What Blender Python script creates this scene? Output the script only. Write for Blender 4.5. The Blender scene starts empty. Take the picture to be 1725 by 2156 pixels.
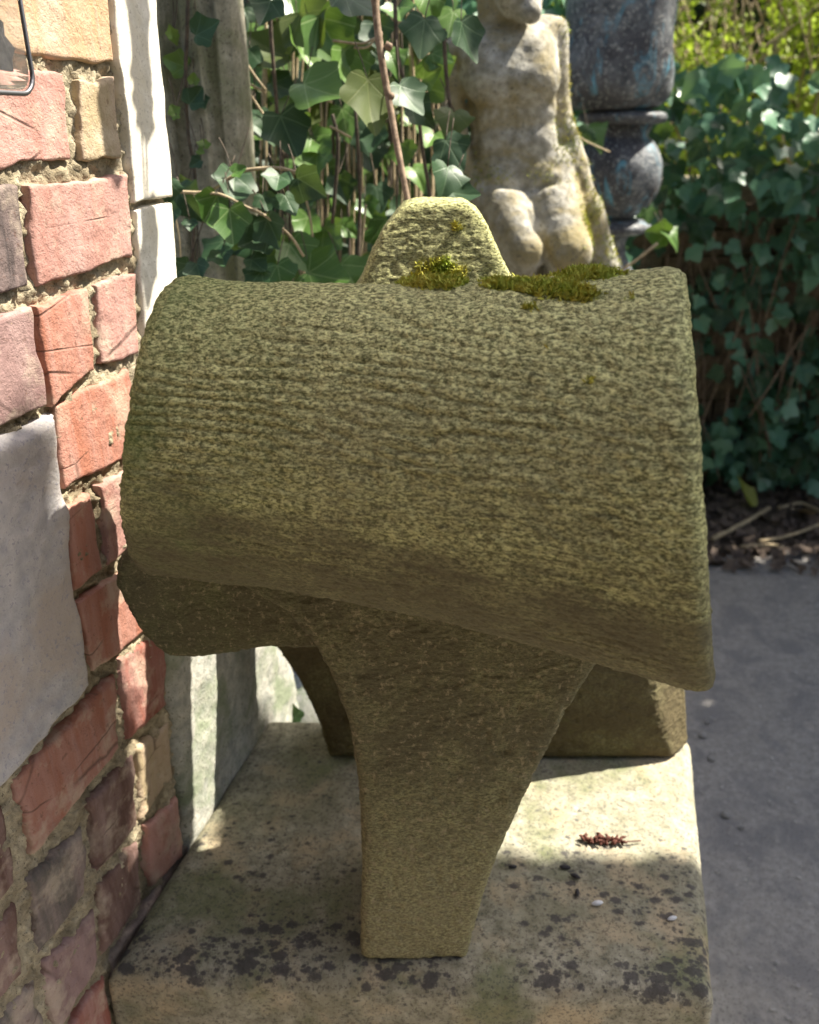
import bpy, bmesh, math, random
import numpy as np
from mathutils import Vector, Matrix
R = math.radians
random.seed(7); rng = np.random.default_rng(7)
sc = bpy.context.scene
COL = sc.collection

# ------------------------------------------------------------------ camera
HC = 1.15                                   # lens height above the path
FPX, PW, PH, TH = 1780.0, 1725.0, 2156.0, R(24.7)
cam_d = bpy.data.cameras.new('camera'); cam = bpy.data.objects.new('camera', cam_d); COL.objects.link(cam)
cam.location = (0, 0, HC); cam.rotation_euler = (R(90) - TH, 0, 0)
cam_d.sensor_fit = 'HORIZONTAL'; cam_d.sensor_width = 36; cam_d.lens = 36 * FPX / PW
cam_d.clip_start = .02; cam_d.clip_end = 600
cam_d.dof.use_dof = True; cam_d.dof.focus_distance = .62; cam_d.dof.aperture_fstop = 9.0
sc.camera = cam

# ------------------------------------------------------------------ sky, sun, exposure
SUN_AZ, SUN_EL = 73, 56
S = Vector((math.cos(R(SUN_EL)) * math.sin(R(SUN_AZ)), math.cos(R(SUN_EL)) * math.cos(R(SUN_AZ)), math.sin(R(SUN_EL))))
w = bpy.data.worlds.new('World'); sc.world = w; w.use_nodes = True
wn = w.node_tree; bg = wn.nodes['Background']
sky = wn.nodes.new('ShaderNodeTexSky'); sky.sky_type = 'NISHITA'; sky.sun_disc = False
sky.sun_elevation = R(SUN_EL); sky.sun_rotation = R(SUN_AZ); sky.ozone_density = .3; sky.dust_density = 3.0; sky.air_density = 1.0
wn.links.new(sky.outputs[0], bg.inputs[0]); bg.inputs[1].default_value = .082
sd = bpy.data.lights.new('sun', 'SUN'); so = bpy.data.objects.new('sun', sd); COL.objects.link(so)
sd.energy = 5.0; sd.angle = R(.5); sd.color = (1, .93, .80)
so.rotation_euler = S.to_track_quat('Z', 'Y').to_euler(); so.location = (3, 1, 4)
sc.view_settings.view_transform = 'Standard'; sc.view_settings.look = 'None'
sc.view_settings.exposure = 1.65; sc.view_settings.gamma = 1; sc.view_settings.use_curve_mapping = False
sc.cycles.max_bounces = 8; sc.cycles.diffuse_bounces = 5; sc.cycles.transparent_max_bounces = 12
sc.cycles.use_denoising = True

# ------------------------------------------------------------------ survey helpers (photo bearings to places)
PS = R(14.8); WD = .425
NV = Vector((math.cos(PS), -math.sin(PS), 0)); WV = Vector((math.sin(PS), math.cos(PS), 0)); FOOT = Vector((0, 0, 0)) - WD * NV
def ray(x, y):
    a, u = x - PW / 2, PH / 2 - y
    return Vector((a, FPX * math.cos(TH) + u * math.sin(TH), u * math.cos(TH) - FPX * math.sin(TH)))
def at(x, y, d):                            # place seen at a bearing, d metres ahead
    r = ray(x, y); p = r * (d / r.y); return Vector((p.x, p.y, p.z + HC))
def atz(x, y, z):
    r = ray(x, y); p = r * ((z - HC) / r.z); return Vector((p.x, p.y, z))
def ppx(n, y, d): return n * d / ray(PW / 2, y).y          # size of n picture units at d metres ahead
def wall(s, z, n=0.0): s, z, n = float(s), float(z), float(n); q = FOOT + s * WV + n * NV; return Vector((q.x, q.y, HC + z))
def wsz(x, y):
    r = ray(x, y); t = -WD / r.dot(NV); return t * r.dot(WV), t * r.z
def proj(P):
    P = np.atleast_2d(P); y, z = P[:, 1], P[:, 2] - HC
    dep = y * math.cos(TH) - z * math.sin(TH); up = y * math.sin(TH) + z * math.cos(TH)
    dep = np.where(dep < .01, .01, dep)
    return PW / 2 + FPX * P[:, 0] / dep, PH / 2 - FPX * up / dep

# ------------------------------------------------------------------ numeric noise
_T = rng.random((32, 32, 32)).astype(np.float32)
def vnoise(P):
    P = np.asarray(P, dtype=np.float64); i = np.floor(P).astype(int); f = P - i; f = f * f * (3 - 2 * f)
    r = 0
    for a in (0, 1):
        for b in (0, 1):
            for c in (0, 1):
                wgt = (f[:, 0] if a else 1 - f[:, 0]) * (f[:, 1] if b else 1 - f[:, 1]) * (f[:, 2] if c else 1 - f[:, 2])
                r = r + wgt * _T[(i[:, 0] + a) % 32, (i[:, 1] + b) % 32, (i[:, 2] + c) % 32]
    return r * 2 - 1
def fbm(P, o=4):
    P = np.asarray(P); r = 0; a = 1; t = 0
    for k in range(o): r = r + a * vnoise(P * 2 ** k + k * 7.3); t += a; a *= .5
    return r / t

# ------------------------------------------------------------------ mesh helpers
def tag(o, label=None, cat=None, group=None, kind=None):
    if label: o['label'] = label
    if cat: o['category'] = cat
    if group: o['group'] = group
    if kind: o['kind'] = kind
    return o
def thing(name, label, cat, loc=(0, 0, 0), group=None):
    o = bpy.data.objects.new(name, None); COL.objects.link(o); o.location = loc; o.empty_display_size = .05
    return tag(o, label, cat, group)
def link(name, me, mat=None, parent=None):
    o = bpy.data.objects.new(name, me); COL.objects.link(o)
    if mat and not me.materials: me.materials.append(mat)
    if parent: o.parent = parent; o.location = Vector((0, 0, 0)) - Vector(parent.location)
    return o
def mesh(V, F, smooth=True, name='shape'):
    me = bpy.data.meshes.new(name); me.from_pydata([tuple(v) for v in V], [], [tuple(int(i) for i in f) for f in F])
    if smooth: me.polygons.foreach_set('use_smooth', [True] * len(me.polygons))
    me.update(); return me
class MB:
    def __init__(s): s.V = []; s.F = []; s.pieces = []
    def add(s, V, F):
        b = len(s.V); g = len(s.F); s.V += [tuple(v) for v in V]; s.F += [tuple(i + b for i in f) for f in F]; s.pieces.append(((b, g), (len(s.V), len(s.F))))
    def tube(s, pts, rad, k=6, jit=0):
        pts = [Vector(p) for p in pts]; n = len(pts); rr = rad if hasattr(rad, '__len__') else [rad] * n
        V = []; up = Vector((.3, .1, 1)).normalized()
        for i, p in enumerate(pts):
            t = (pts[min(i + 1, n - 1)] - pts[max(i - 1, 0)])
            t = t.normalized() if t.length > 1e-9 else Vector((0, 0, 1))
            a = t.cross(up)
            if a.length < .05: a = t.cross(Vector((1, 0, 0)))
            a.normalize(); b = t.cross(a)
            for j in range(k):
                an = 2 * math.pi * j / k; q = rr[i] * (1 + random.uniform(-jit, jit))
                V.append(p + a * math.cos(an) * q + b * math.sin(an) * q)
        F = [(i * k + j, i * k + (j + 1) % k, (i + 1) * k + (j + 1) % k, (i + 1) * k + j) for i in range(n - 1) for j in range(k)]
        F += [tuple(range(k))[::-1], tuple(range((n - 1) * k, n * k))]
        s.add(V, F)
    def box(s, c, d, rz=0):
        m = Matrix.Rotation(rz, 3, 'Z'); V = [Vector(c) + m @ Vector((a * d[0] / 2, b * d[1] / 2, e * d[2] / 2)) for a in (-1, 1) for b in (-1, 1) for e in (-1, 1)]
        s.add(V, [(0, 1, 3, 2), (4, 6, 7, 5), (0, 4, 5, 1), (2, 3, 7, 6), (0, 2, 6, 4), (1, 5, 7, 3)])
    def build_each(s, name, mat, parent=None):
        out = []
        for (v0, f0), (v1, f1) in s.pieces:
            out.append(link(name, mesh(s.V[v0:v1], [tuple(i - v0 for i in f) for f in s.F[f0:f1]], True, name), mat, parent))
        return out
    def build(s, name, mat, parent=None, smooth=True): return link(name, mesh(s.V, s.F, smooth, name), mat, parent)
def wiggle(p0, p1, n, amp):
    p0, p1 = Vector(p0), Vector(p1); o = []
    ph = random.uniform(0, 6); q = Vector((0, 0, 0))
    for i in range(n + 1):
        t = i / n; q = q * .7 + Vector((random.gauss(0, amp), random.gauss(0, amp), random.gauss(0, amp * .4))) * .6
        o.append(p0.lerp(p1, t) + q * math.sin(math.pi * min(1, t * 1.2 + .05)))
    return o
def smooth_path(pts, n=5):
    P = [Vector(p) for p in pts]; P = [P[0] * 2 - P[1]] + P + [P[-1] * 2 - P[-2]]; o = []
    for i in range(1, len(P) - 2):
        for k in range(n):
            t = k / n; a, b, c, d = P[i - 1:i + 3]
            o.append(.5 * ((2 * b) + (c - a) * t + (2 * a - 5 * b + 4 * c - d) * t * t + (3 * b - a - 3 * c + d) * t ** 3))
    return o + [P[-2]]

def surface_nets(D, org, h):
    ins = D < 0; nx, ny, nz = D.shape
    c = [ins[a:nx - 1 + a, b:ny - 1 + b, e:nz - 1 + e] for a in (0, 1) for b in (0, 1) for e in (0, 1)]
    cnt = sum(q.astype(np.int8) for q in c); act = (cnt > 0) & (cnt < 8)
    I = np.argwhere(act); idx = -np.ones(act.shape, np.int64); idx[act] = np.arange(len(I))
    acc = np.zeros((len(I), 3)); n = np.zeros(len(I))
    co = [(a, b, e) for a in (0, 1) for b in (0, 1) for e in (0, 1)]
    for i, p in enumerate(co):
        for j, q in enumerate(co):
            if j > i and sum(abs(p[k] - q[k]) for k in range(3)) == 1:
                d0 = D[I[:, 0] + p[0], I[:, 1] + p[1], I[:, 2] + p[2]]; d1 = D[I[:, 0] + q[0], I[:, 1] + q[1], I[:, 2] + q[2]]
                m = (d0 < 0) != (d1 < 0); t = d0[m] / (d0[m] - d1[m])
                pa = np.array(p, float); acc[m] += pa + t[:, None] * (np.array(q) - pa); n[m] += 1
    V = (I + acc / n[:, None]) * h + np.array(org)
    Fs = []
    for ax in range(3):
        o1, o2 = (ax + 1) % 3, (ax + 2) % 3
        sl = [slice(1, -1)] * 3; sl[ax] = slice(0, -1); sh = [slice(1, -1)] * 3; sh[ax] = slice(1, None)
        A = ins[tuple(sl)]; B = ins[tuple(sh)]
        for sgn, M in ((1, A & ~B), (-1, ~A & B)):
            E = np.argwhere(M); off = np.ones(3, int); off[ax] = 0; E = E + off
            e1 = np.zeros(3, int); e1[o1] = 1; e2 = np.zeros(3, int); e2[o2] = 1
            g = lambda Q: idx[Q[:, 0], Q[:, 1], Q[:, 2]]
            f = np.stack([g(E - e1 - e2), g(E - e2), g(E), g(E - e1)], 1)
            Fs.append(f if sgn > 0 else f[:, ::-1])
    return V, np.concatenate(Fs)
def smin(a, b, k): h = np.clip(.5 + .5 * (b - a) / k, 0, 1); return b * (1 - h) + a * h - k * h * (1 - h)
def smax(a, b, k): return -smin(-a, -b, k)
def poly2(X, Y, pts):
    pts = np.array(pts, float); n = len(pts); d = np.full(X.shape, 1e9); sgn = np.ones(X.shape)
    for i in range(n):
        a, b = pts[i], pts[i - 1]; ex, ey = b - a; wx, wy = X - a[0], Y - a[1]
        t = np.clip((wx * ex + wy * ey) / (ex * ex + ey * ey), 0, 1); d = np.minimum(d, (wx - ex * t) ** 2 + (wy - ey * t) ** 2)
        c1 = Y >= a[1]; c2 = Y < b[1]; c3 = ex * wy > ey * wx
        flip = (c1 & c2 & c3) | (~c1 & ~c2 & ~c3); sgn = np.where(flip, -sgn, sgn)
    return sgn * np.sqrt(d)
def capsule(X, Y, Z, a, b, ra, rb):
    a, b = np.array(a), np.array(b); e = b - a
    t = np.clip(((X - a[0]) * e[0] + (Y - a[1]) * e[1] + (Z - a[2]) * e[2]) / max(e @ e, 1e-9), 0, 1)
    return np.sqrt((X - a[0] - e[0] * t) ** 2 + (Y - a[1] - e[1] * t) ** 2 + (Z - a[2] - e[2] * t) ** 2) - (ra + (rb - ra) * t)
def grid(lo, hi, h):
    ax = [np.arange(l, u + h, h) for l, u in zip(lo, hi)]
    return np.meshgrid(*ax, indexing='ij')
def subdiv(V, F):
    n = len(V); E = np.concatenate([F[:, [0, 1]], F[:, [1, 2]], F[:, [2, 3]], F[:, [3, 0]]]); Es = np.sort(E, 1); key = Es[:, 0].astype(np.int64) * n + Es[:, 1]
    u, inv = np.unique(key, return_inverse=True); mid = (V[u // n] + V[u % n]) / 2; fc = V[F].mean(1); m = len(F); ei = inv.reshape(4, m) + n; ci = np.arange(m) + n + len(u)
    Fn = np.concatenate([np.stack([F[:, k], ei[k], ci, ei[k - 1]], 1) for k in range(4)])
    return np.concatenate([V, mid, fc]), Fn
def vnormals(V, F):
    n = np.cross(V[F[:, 2]] - V[F[:, 0]], V[F[:, 3]] - V[F[:, 1]]); N = np.zeros_like(V)
    for k in range(4): np.add.at(N, F[:, k], n)
    return N / np.maximum(np.linalg.norm(N, axis=1), 1e-12)[:, None]
def relax(V, F, it=2):
    for _ in range(it):
        A = np.zeros_like(V); c = np.zeros(len(V))
        for a, b in ((0, 1), (1, 2), (2, 3), (3, 0)):
            for p, q in ((a, b), (b, a)): np.add.at(A, F[:, p], V[F[:, q]]); np.add.at(c, F[:, p], 1)
        V = V * .4 + .6 * A / np.maximum(c, 1)[:, None]
    return V
def qmesh(V, F, name='shape'):
    me = bpy.data.meshes.new(name); me.vertices.add(len(V)); me.vertices.foreach_set('co', V.astype(np.float32).ravel())
    me.loops.add(len(F) * 4); me.loops.foreach_set('vertex_index', F.astype(np.int32).ravel())
    me.polygons.add(len(F)); me.polygons.foreach_set('loop_start', np.arange(0, len(F) * 4, 4, dtype=np.int32))
    me.polygons.foreach_set('loop_total', np.full(len(F), 4, dtype=np.int32))
    me.polygons.foreach_set('use_smooth', np.ones(len(F), bool)); me.update(); me.validate(); return me
def qparts(V, F, ids, specs, parent, att=None):
    """the carved pieces of one block: shared rim, one object each, normals kept continuous"""
    N = vnormals(V, F); fid = np.array([np.bincount(r).argmax() for r in ids[F]]); out = []
    for k, (name, mat) in enumerate(specs):
        f = F[fid == k]
        if not len(f): continue
        u, inv = np.unique(f, return_inverse=True); me = qmesh(V[u], inv.reshape(-1, 4), name)
        me.normals_split_custom_set_from_vertices([tuple(x) for x in N[u]])
        if att is not None: me.attributes.new('moss_film', 'FLOAT', 'POINT').data.foreach_set('value', att[u].astype(np.float32))
        out.append(link(name, me, mat, parent))
    return out

# ------------------------------------------------------------------ material helpers
class M:
    def __init__(s, name, rough=.9):
        s.m = bpy.data.materials.new(name); s.m.use_nodes = True; s.t = s.m.node_tree; s.p = s.t.nodes['Principled BSDF']
        s.p.inputs['Roughness'].default_value = rough; s.p.inputs['Specular IOR Level'].default_value = .3
        s.tc = s.t.nodes.new('ShaderNodeTexCoord').outputs['Object']
    def n(s, ty, **kw):
        x = s.t.nodes.new(ty)
        for k, v in kw.items(): setattr(x, k, v)
        return x
    def set(s, i, v):
        if isinstance(v, bpy.types.NodeSocket): s.t.links.new(v, i)
        elif isinstance(v, tuple) and len(v) == 3 and i.type == 'RGBA': i.default_value = (*v, 1)
        else: i.default_value = v
    def map(s, sc_=(1, 1, 1), rot=(0, 0, 0), loc=(0, 0, 0), vec=None):
        x = s.n('ShaderNodeMapping'); s.set(x.inputs[0], vec or s.tc); x.inputs['Scale'].default_value = sc_; x.inputs['Rotation'].default_value = rot; s.set(x.inputs['Location'], loc); return x.outputs[0]
    def noise(s, scale, detail=4, rough=.6, vec=None, dist=0):
        x = s.n('ShaderNodeTexNoise'); s.set(x.inputs['Vector'], vec or s.tc); x.inputs['Scale'].default_value = scale
        x.inputs['Detail'].default_value = detail; x.inputs['Roughness'].default_value = rough; x.inputs['Distortion'].default_value = dist; return x.outputs[0]
    def voro(s, scale, vec=None, feature='F1', rand=1):
        x = s.n('ShaderNodeTexVoronoi', feature=feature); s.set(x.inputs['Vector'], vec or s.tc); x.inputs['Scale'].default_value = scale; x.inputs['Randomness'].default_value = rand; return x.outputs[0]
    def ramp(s, f, *stops):
        x = s.n('ShaderNodeValToRGB'); s.set(x.inputs[0], f); e = x.color_ramp.elements
        for i, (p, c) in enumerate(stops):
            if i > 1: e.new(p)
            e[i].position = p; e[i].color = (c, c, c, 1) if not isinstance(c, tuple) else (*c, 1)
        return x.outputs[0]
    def sep(s, v): x = s.n('ShaderNodeSeparateXYZ'); s.set(x.inputs[0], v); return x.outputs
    def math(s, op, a, b=0.0, c=0.0, clamp=False):
        x = s.n('ShaderNodeMath', operation=op, use_clamp=clamp); s.set(x.inputs[0], a); s.set(x.inputs[1], b); s.set(x.inputs[2], c); return x.outputs[0]
    def mix(s, f, a, b, mode='MIX'):
        x = s.n('ShaderNodeMix', data_type='RGBA', blend_type=mode); s.set(x.inputs[0], f); s.set(x.inputs[6], a); s.set(x.inputs[7], b); return x.outputs[2]
    def base(s, c): s.set(s.p.inputs['Base Color'], c); s.col = c; return s
    def bump(s, h, st=.5, d=.002):
        x = s.n('ShaderNodeBump'); s.set(x.inputs['Height'], h); x.inputs['Strength'].default_value = st; x.inputs['Distance'].default_value = d
        if s.p.inputs['Normal'].is_linked: s.t.links.new(s.p.inputs['Normal'].links[0].from_socket, x.inputs['Normal'])
        s.t.links.new(x.outputs[0], s.p.inputs['Normal']); return s

def mat_carved():
    m = M('weathered_sandstone', .95)
    sp = m.noise(760, 4, .8, m.map((.42, .42, 1))); sp2 = m.noise(300, 3, .75, m.map((.8, .8, 1)))
    big = m.noise(9, 4, .6, dist=.6); wv = m.n('ShaderNodeTexWave', wave_type='BANDS', bands_direction='Z'); m.set(wv.inputs[0], m.map((.25, .25, 1), (0, R(5), 0)))
    wv.inputs['Scale'].default_value = 44; wv.inputs['Distortion'].default_value = 7; wv.inputs['Detail'].default_value = 4; wv.inputs['Detail Scale'].default_value = 1.6; wv.inputs['Detail Roughness'].default_value = .65
    tool = wv.outputs['Fac']; gro = m.math('MULTIPLY', m.math('MULTIPLY', m.math('MULTIPLY_ADD', m.sep(m.tc)[2], 20, -16.2, True), m.math('MULTIPLY_ADD', m.sep(m.tc)[2], -12, 13.0, True)), m.math('MULTIPLY', m.ramp(tool, (.0, 1.), (.35, 0.)), m.ramp(m.noise(13, 4, .65), (.40, 0.), (.62, 1.))))
    c = m.mix(m.ramp(sp, (.43, 0.), (.57, 1.)), (.10, .106, .038), (.72, .71, .33))
    c = m.mix(m.ramp(sp2, (.36, .6), (.54, 0.)), c, (.125, .118, .052))
    c = m.mix(m.ramp(big, (.42, 0.), (.64, .4)), c, m.mix(sp, (.08, .078, .04), (.36, .33, .18)))
    c = m.mix(m.math('MULTIPLY', gro, .55), c, (.06, .055, .025))
    x, y, z = m.sep(m.tc)
    ga = m.math('MULTIPLY', m.math('MULTIPLY_ADD', x, -7.0, -.35, True), m.ramp(m.noise(12, 4, .6), (.32, .1), (.58, 1.)))
    gb = m.math('MULTIPLY', m.math('MULTIPLY', m.math('MULTIPLY_ADD', x, 14, -1.4, True), m.math('MULTIPLY_ADD', y, -12, .2, True)), m.ramp(m.noise(20, 4, .6), (.42, 0.), (.6, 1.)))
    c = m.mix(m.math('MULTIPLY', m.math('MAXIMUM', ga, gb), .8), c, m.mix(sp, (.025, .055, .010), (.13, .22, .055)))
    # dirt stain and painted shade darken the arm's underside, lichen flecks on the leg
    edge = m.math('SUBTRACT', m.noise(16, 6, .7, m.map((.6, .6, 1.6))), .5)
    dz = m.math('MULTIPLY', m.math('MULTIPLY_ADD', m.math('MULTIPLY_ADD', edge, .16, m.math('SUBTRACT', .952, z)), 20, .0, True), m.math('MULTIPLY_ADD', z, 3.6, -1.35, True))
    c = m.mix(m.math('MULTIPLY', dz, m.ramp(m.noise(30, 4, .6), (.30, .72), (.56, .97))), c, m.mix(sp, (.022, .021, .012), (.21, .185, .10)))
    fl = m.ramp(m.noise(170, 4, .75), (.56, 0.), (.64, 1.)); c = m.mix(m.math('MULTIPLY', fl, m.math('MULTIPLY', m.math('MULTIPLY_ADD', z, -14, 12.2, True), .7)), c, (.36, .30, .18))
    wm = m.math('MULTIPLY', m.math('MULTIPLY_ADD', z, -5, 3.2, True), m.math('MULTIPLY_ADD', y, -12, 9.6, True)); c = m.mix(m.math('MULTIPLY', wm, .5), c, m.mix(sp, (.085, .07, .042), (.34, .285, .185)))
    bk = m.math('MULTIPLY', m.math('MULTIPLY_ADD', y, 12, -9.0, True), m.math('MULTIPLY_ADD', z, -8, 7.0, True)); c = m.mix(m.math('MULTIPLY', bk, m.ramp(m.noise(18, 4, .6), (.30, .6), (.55, .95))), c, m.mix(sp, (.026, .021, .012), (.15, .115, .055)))  # shade on the back block, painted in as a dark brown tone
    at_ = m.n('ShaderNodeAttribute', attribute_name='moss_film'); c = m.mix(m.math('MULTIPLY', at_.outputs['Fac'], .75), c, m.mix(sp, (.07, .09, .018), (.24, .27, .06)))
    gy = m.ramp(m.noise(26, 2, .5, m.map(loc=(3, 1, 5))), (.74, 0.), (.77, .6)); gy = m.math('MULTIPLY', gy, m.math('MULTIPLY_ADD', z, 20, -17.5, True)); c = m.mix(gy, c, (.33, .34, .33))
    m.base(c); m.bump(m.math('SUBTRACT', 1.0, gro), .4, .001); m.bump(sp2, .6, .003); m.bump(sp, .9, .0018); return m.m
def mat_slab():
    m = M('lichened_limestone', .9)
    n = m.noise(60, 5, .7); c = m.mix(m.ramp(n, (.35, 0.), (.65, 1.)), (.185, .175, .125), (.40, .38, .295))
    c = m.mix(m.ramp(m.noise(7, 4, .6), (.42, 0.), (.66, .75)), c, (.20, .19, .12))
    c = m.mix(m.ramp(m.noise(16, 4, .6, m.map(loc=(5, 2, 0))), (.5, 0.), (.66, .7)), c, (.46, .37, .24))
    gr = m.ramp(m.noise(9, 4, .6, m.map(loc=(2, 7, 1))), (.52, 0.), (.66, .55)); c = m.mix(gr, c, (.10, .13, .04))
    x, y, z = m.sep(m.tc)
    dv = m.map(loc=m.mix(.012, (0., 0., 0.), m.n('ShaderNodeTexNoise').outputs[1])) if False else m.tc
    d = m.math('SUBTRACT', m.math('MINIMUM', m.voro(66, m.map((.75, 1.15, 1))), m.math('ADD', m.voro(150, m.map((.8, 1.1, 1))), .10)), m.math('MULTIPLY', m.math('SUBTRACT', m.noise(190, 5, .75), .5), .95))
    fr = m.math('MULTIPLY_ADD', y, -4.4, 3.35, True)        # black lichen gathers towards the worn front
    sz = m.math('MULTIPLY', m.math('MULTIPLY', m.ramp(m.noise(9, 3, .6, m.map(loc=(1, 9, 4))), (.36, .15), (.52, 1.)), .54), m.math('MULTIPLY_ADD', fr, .70, .34))
    up = m.n('ShaderNodeNewGeometry'); nz = m.sep(up.outputs['Normal'])[2]
    sz = m.math('MULTIPLY', sz, m.math('MULTIPLY_ADD', nz, 1.0, .25, True))
    lich = m.math('MULTIPLY_ADD', m.math('SUBTRACT', sz, d), 6, 0.1, True)
    c = m.mix(m.math('MULTIPLY', lich, .86), c, m.mix(m.noise(120, 4, .7), (.028, .026, .03), (.085, .08, .08)))
    c = m.mix(m.ramp(m.noise(260, 4, .8), (.52, 0.), (.60, .65)), c, (.06, .055, .05))
    m.base(c); m.bump(n, .5, .003); m.bump(m.noise(320, 4, .7), .7, .0014); return m.m
def mat_brick():
    m = M('weathered_brick', .85); oi = m.n('ShaderNodeObjectInfo'); r = oi.outputs['Random']
    comb = m.n('ShaderNodeCombineXYZ'); m.set(comb.inputs[0], m.math('MULTIPLY', r, 40)); m.set(comb.inputs[1], m.math('MULTIPLY', r, 23))
    v = m.map((1, 1, 1), loc=comb.outputs[0]); vs = m.map((6, 6, .8), loc=comb.outputs[0])
    n = m.noise(9, 5, .6, vs, .5); c = m.mix(m.ramp(n, (.38, 0.), (.66, .75)), oi.outputs['Color'], m.mix(.5, oi.outputs['Color'], (.50, .36, .33)))
    c = m.mix(m.ramp(m.noise(22, 4, .7, v), (.5, 0.), (.66, .55)), c, (.52, .43, .33))
    c = m.mix(m.ramp(m.noise(11, 3, .6, v, .4), (.60, 0.), (.72, .75)), c, m.mix(.5, oi.outputs['Color'], (.09, .05, .05)))
    c = m.mix(m.ramp(m.noise(160, 3, .7, v), (.60, 0.), (.68, .5)), c, (.12, .06, .04))
    crk = m.voro(13, m.map((.5, .5, 1.5), loc=comb.outputs[0]), 'DISTANCE_TO_EDGE'); cm = m.math('MULTIPLY', m.ramp(crk, (.0, 1.), (.02, 0.)), m.ramp(m.noise(12, 2, .5, v), (.5, 0.), (.6, 1.)))
    cm = m.math('MULTIPLY', cm, .7); c = m.mix(cm, c, (.07, .04, .03))
    m.base(c); m.bump(n, .35, .004); m.bump(m.noise(90, 5, .75, v), .8, .003); m.bump(m.noise(420, 4, .8, v), .6, .0012); m.bump(m.math('SUBTRACT', 1.0, cm), .6, .002); return m.m
def mat_rock(name, a, b, spot=None, scale=50, bump=.7, dist=.002, rough=.92, stain=None, streak=None):
    m = M(name, rough); n = m.noise(scale, 5, .7); c = m.mix(m.ramp(n, (.36, 0.), (.64, 1.)), a, b)
    if stain: c = m.mix(m.ramp(m.noise(scale * .16, 4, .65, dist=.5), (.46, 0.), (.62, .85)), c, stain)
    if spot: c = m.mix(m.ramp(m.noise(scale * 4, 3, .7), (.57, 0.), (.63, .85)), c, spot)
    if streak: c = m.mix(m.ramp(m.noise(24, 6, .72, m.map((1, 1, .35)), .8), (.56, 0.), (.66, .7)), c, streak)
    m.base(c); m.bump(m.noise(scale * .4, 4, .6), bump * .8, dist * 2.2); m.bump(n, bump, dist); m.bump(m.noise(scale * 5, 3, .7), bump * .7, dist * .4); return m.m
def mat_leaf(name, a, b, vein=(.30, .40, .20), trans=.35, rough=.32, veins=True):
    m = M(name, rough); m.p.inputs['Specular IOR Level'].default_value = .4; oi = m.n('ShaderNodeObjectInfo')
    c = m.mix(oi.outputs['Random'], a, b); c = m.mix(m.ramp(m.noise(60, 3), (.35, 0.), (.7, .45)), c, b)
    if veins:
        uv = m.n('ShaderNodeTexCoord').outputs['UV']; x, y, _ = m.sep(uv)
        ang = m.math('ABSOLUTE', m.math('ARCTAN2', m.math('SUBTRACT', x, .5), m.math('SUBTRACT', y, .2)))
        rad = m.n('ShaderNodeVectorMath', operation='DISTANCE'); m.set(rad.inputs[0], uv); rad.inputs[1].default_value = (.5, .2, 0)
        best = None
        for t, wd in ((0, .011), (.84, .009), (1.75, .008)):
            dd = m.math('DIVIDE', m.math('MULTIPLY', m.math('ABSOLUTE', m.math('SUBTRACT', ang, t)), rad.outputs['Value']), wd); best = dd if best is None else m.math('MINIMUM', best, dd)
        # fine side veins
        sv = m.math('ABSOLUTE', m.math('SUBTRACT', m.math('FRACT', m.math('SUBTRACT', m.math('MULTIPLY', y, 7), m.math('MULTIPLY', m.math('ABSOLUTE', m.math('SUBTRACT', x, .5)), 8))), .5))
        c = m.mix(m.math('MULTIPLY', m.math('SUBTRACT', 1.0, m.math('DIVIDE', sv, .05), clamp=True), .22), c, vein)
        vm = m.math('SUBTRACT', 1.25, best, clamp=True); c = m.mix(m.math('MULTIPLY', vm, .55), c, vein); m.bump(m.math('MULTIPLY', vm, -1), .3, .0006)
    m.base(c)
    tr = m.n('ShaderNodeBsdfTranslucent'); m.set(tr.inputs[0], m.mix(.5, c, (.22, .34, .03))); ms = m.n('ShaderNodeMixShader'); ms.inputs[0].default_value = trans
    out = [q for q in m.t.nodes if q.type == 'OUTPUT_MATERIAL'][0]
    m.t.links.new(m.p.outputs[0], ms.inputs[1]); m.t.links.new(tr.outputs[0], ms.inputs[2]); m.t.links.new(ms.outputs[0], out.inputs[0]); return m.m
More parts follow.
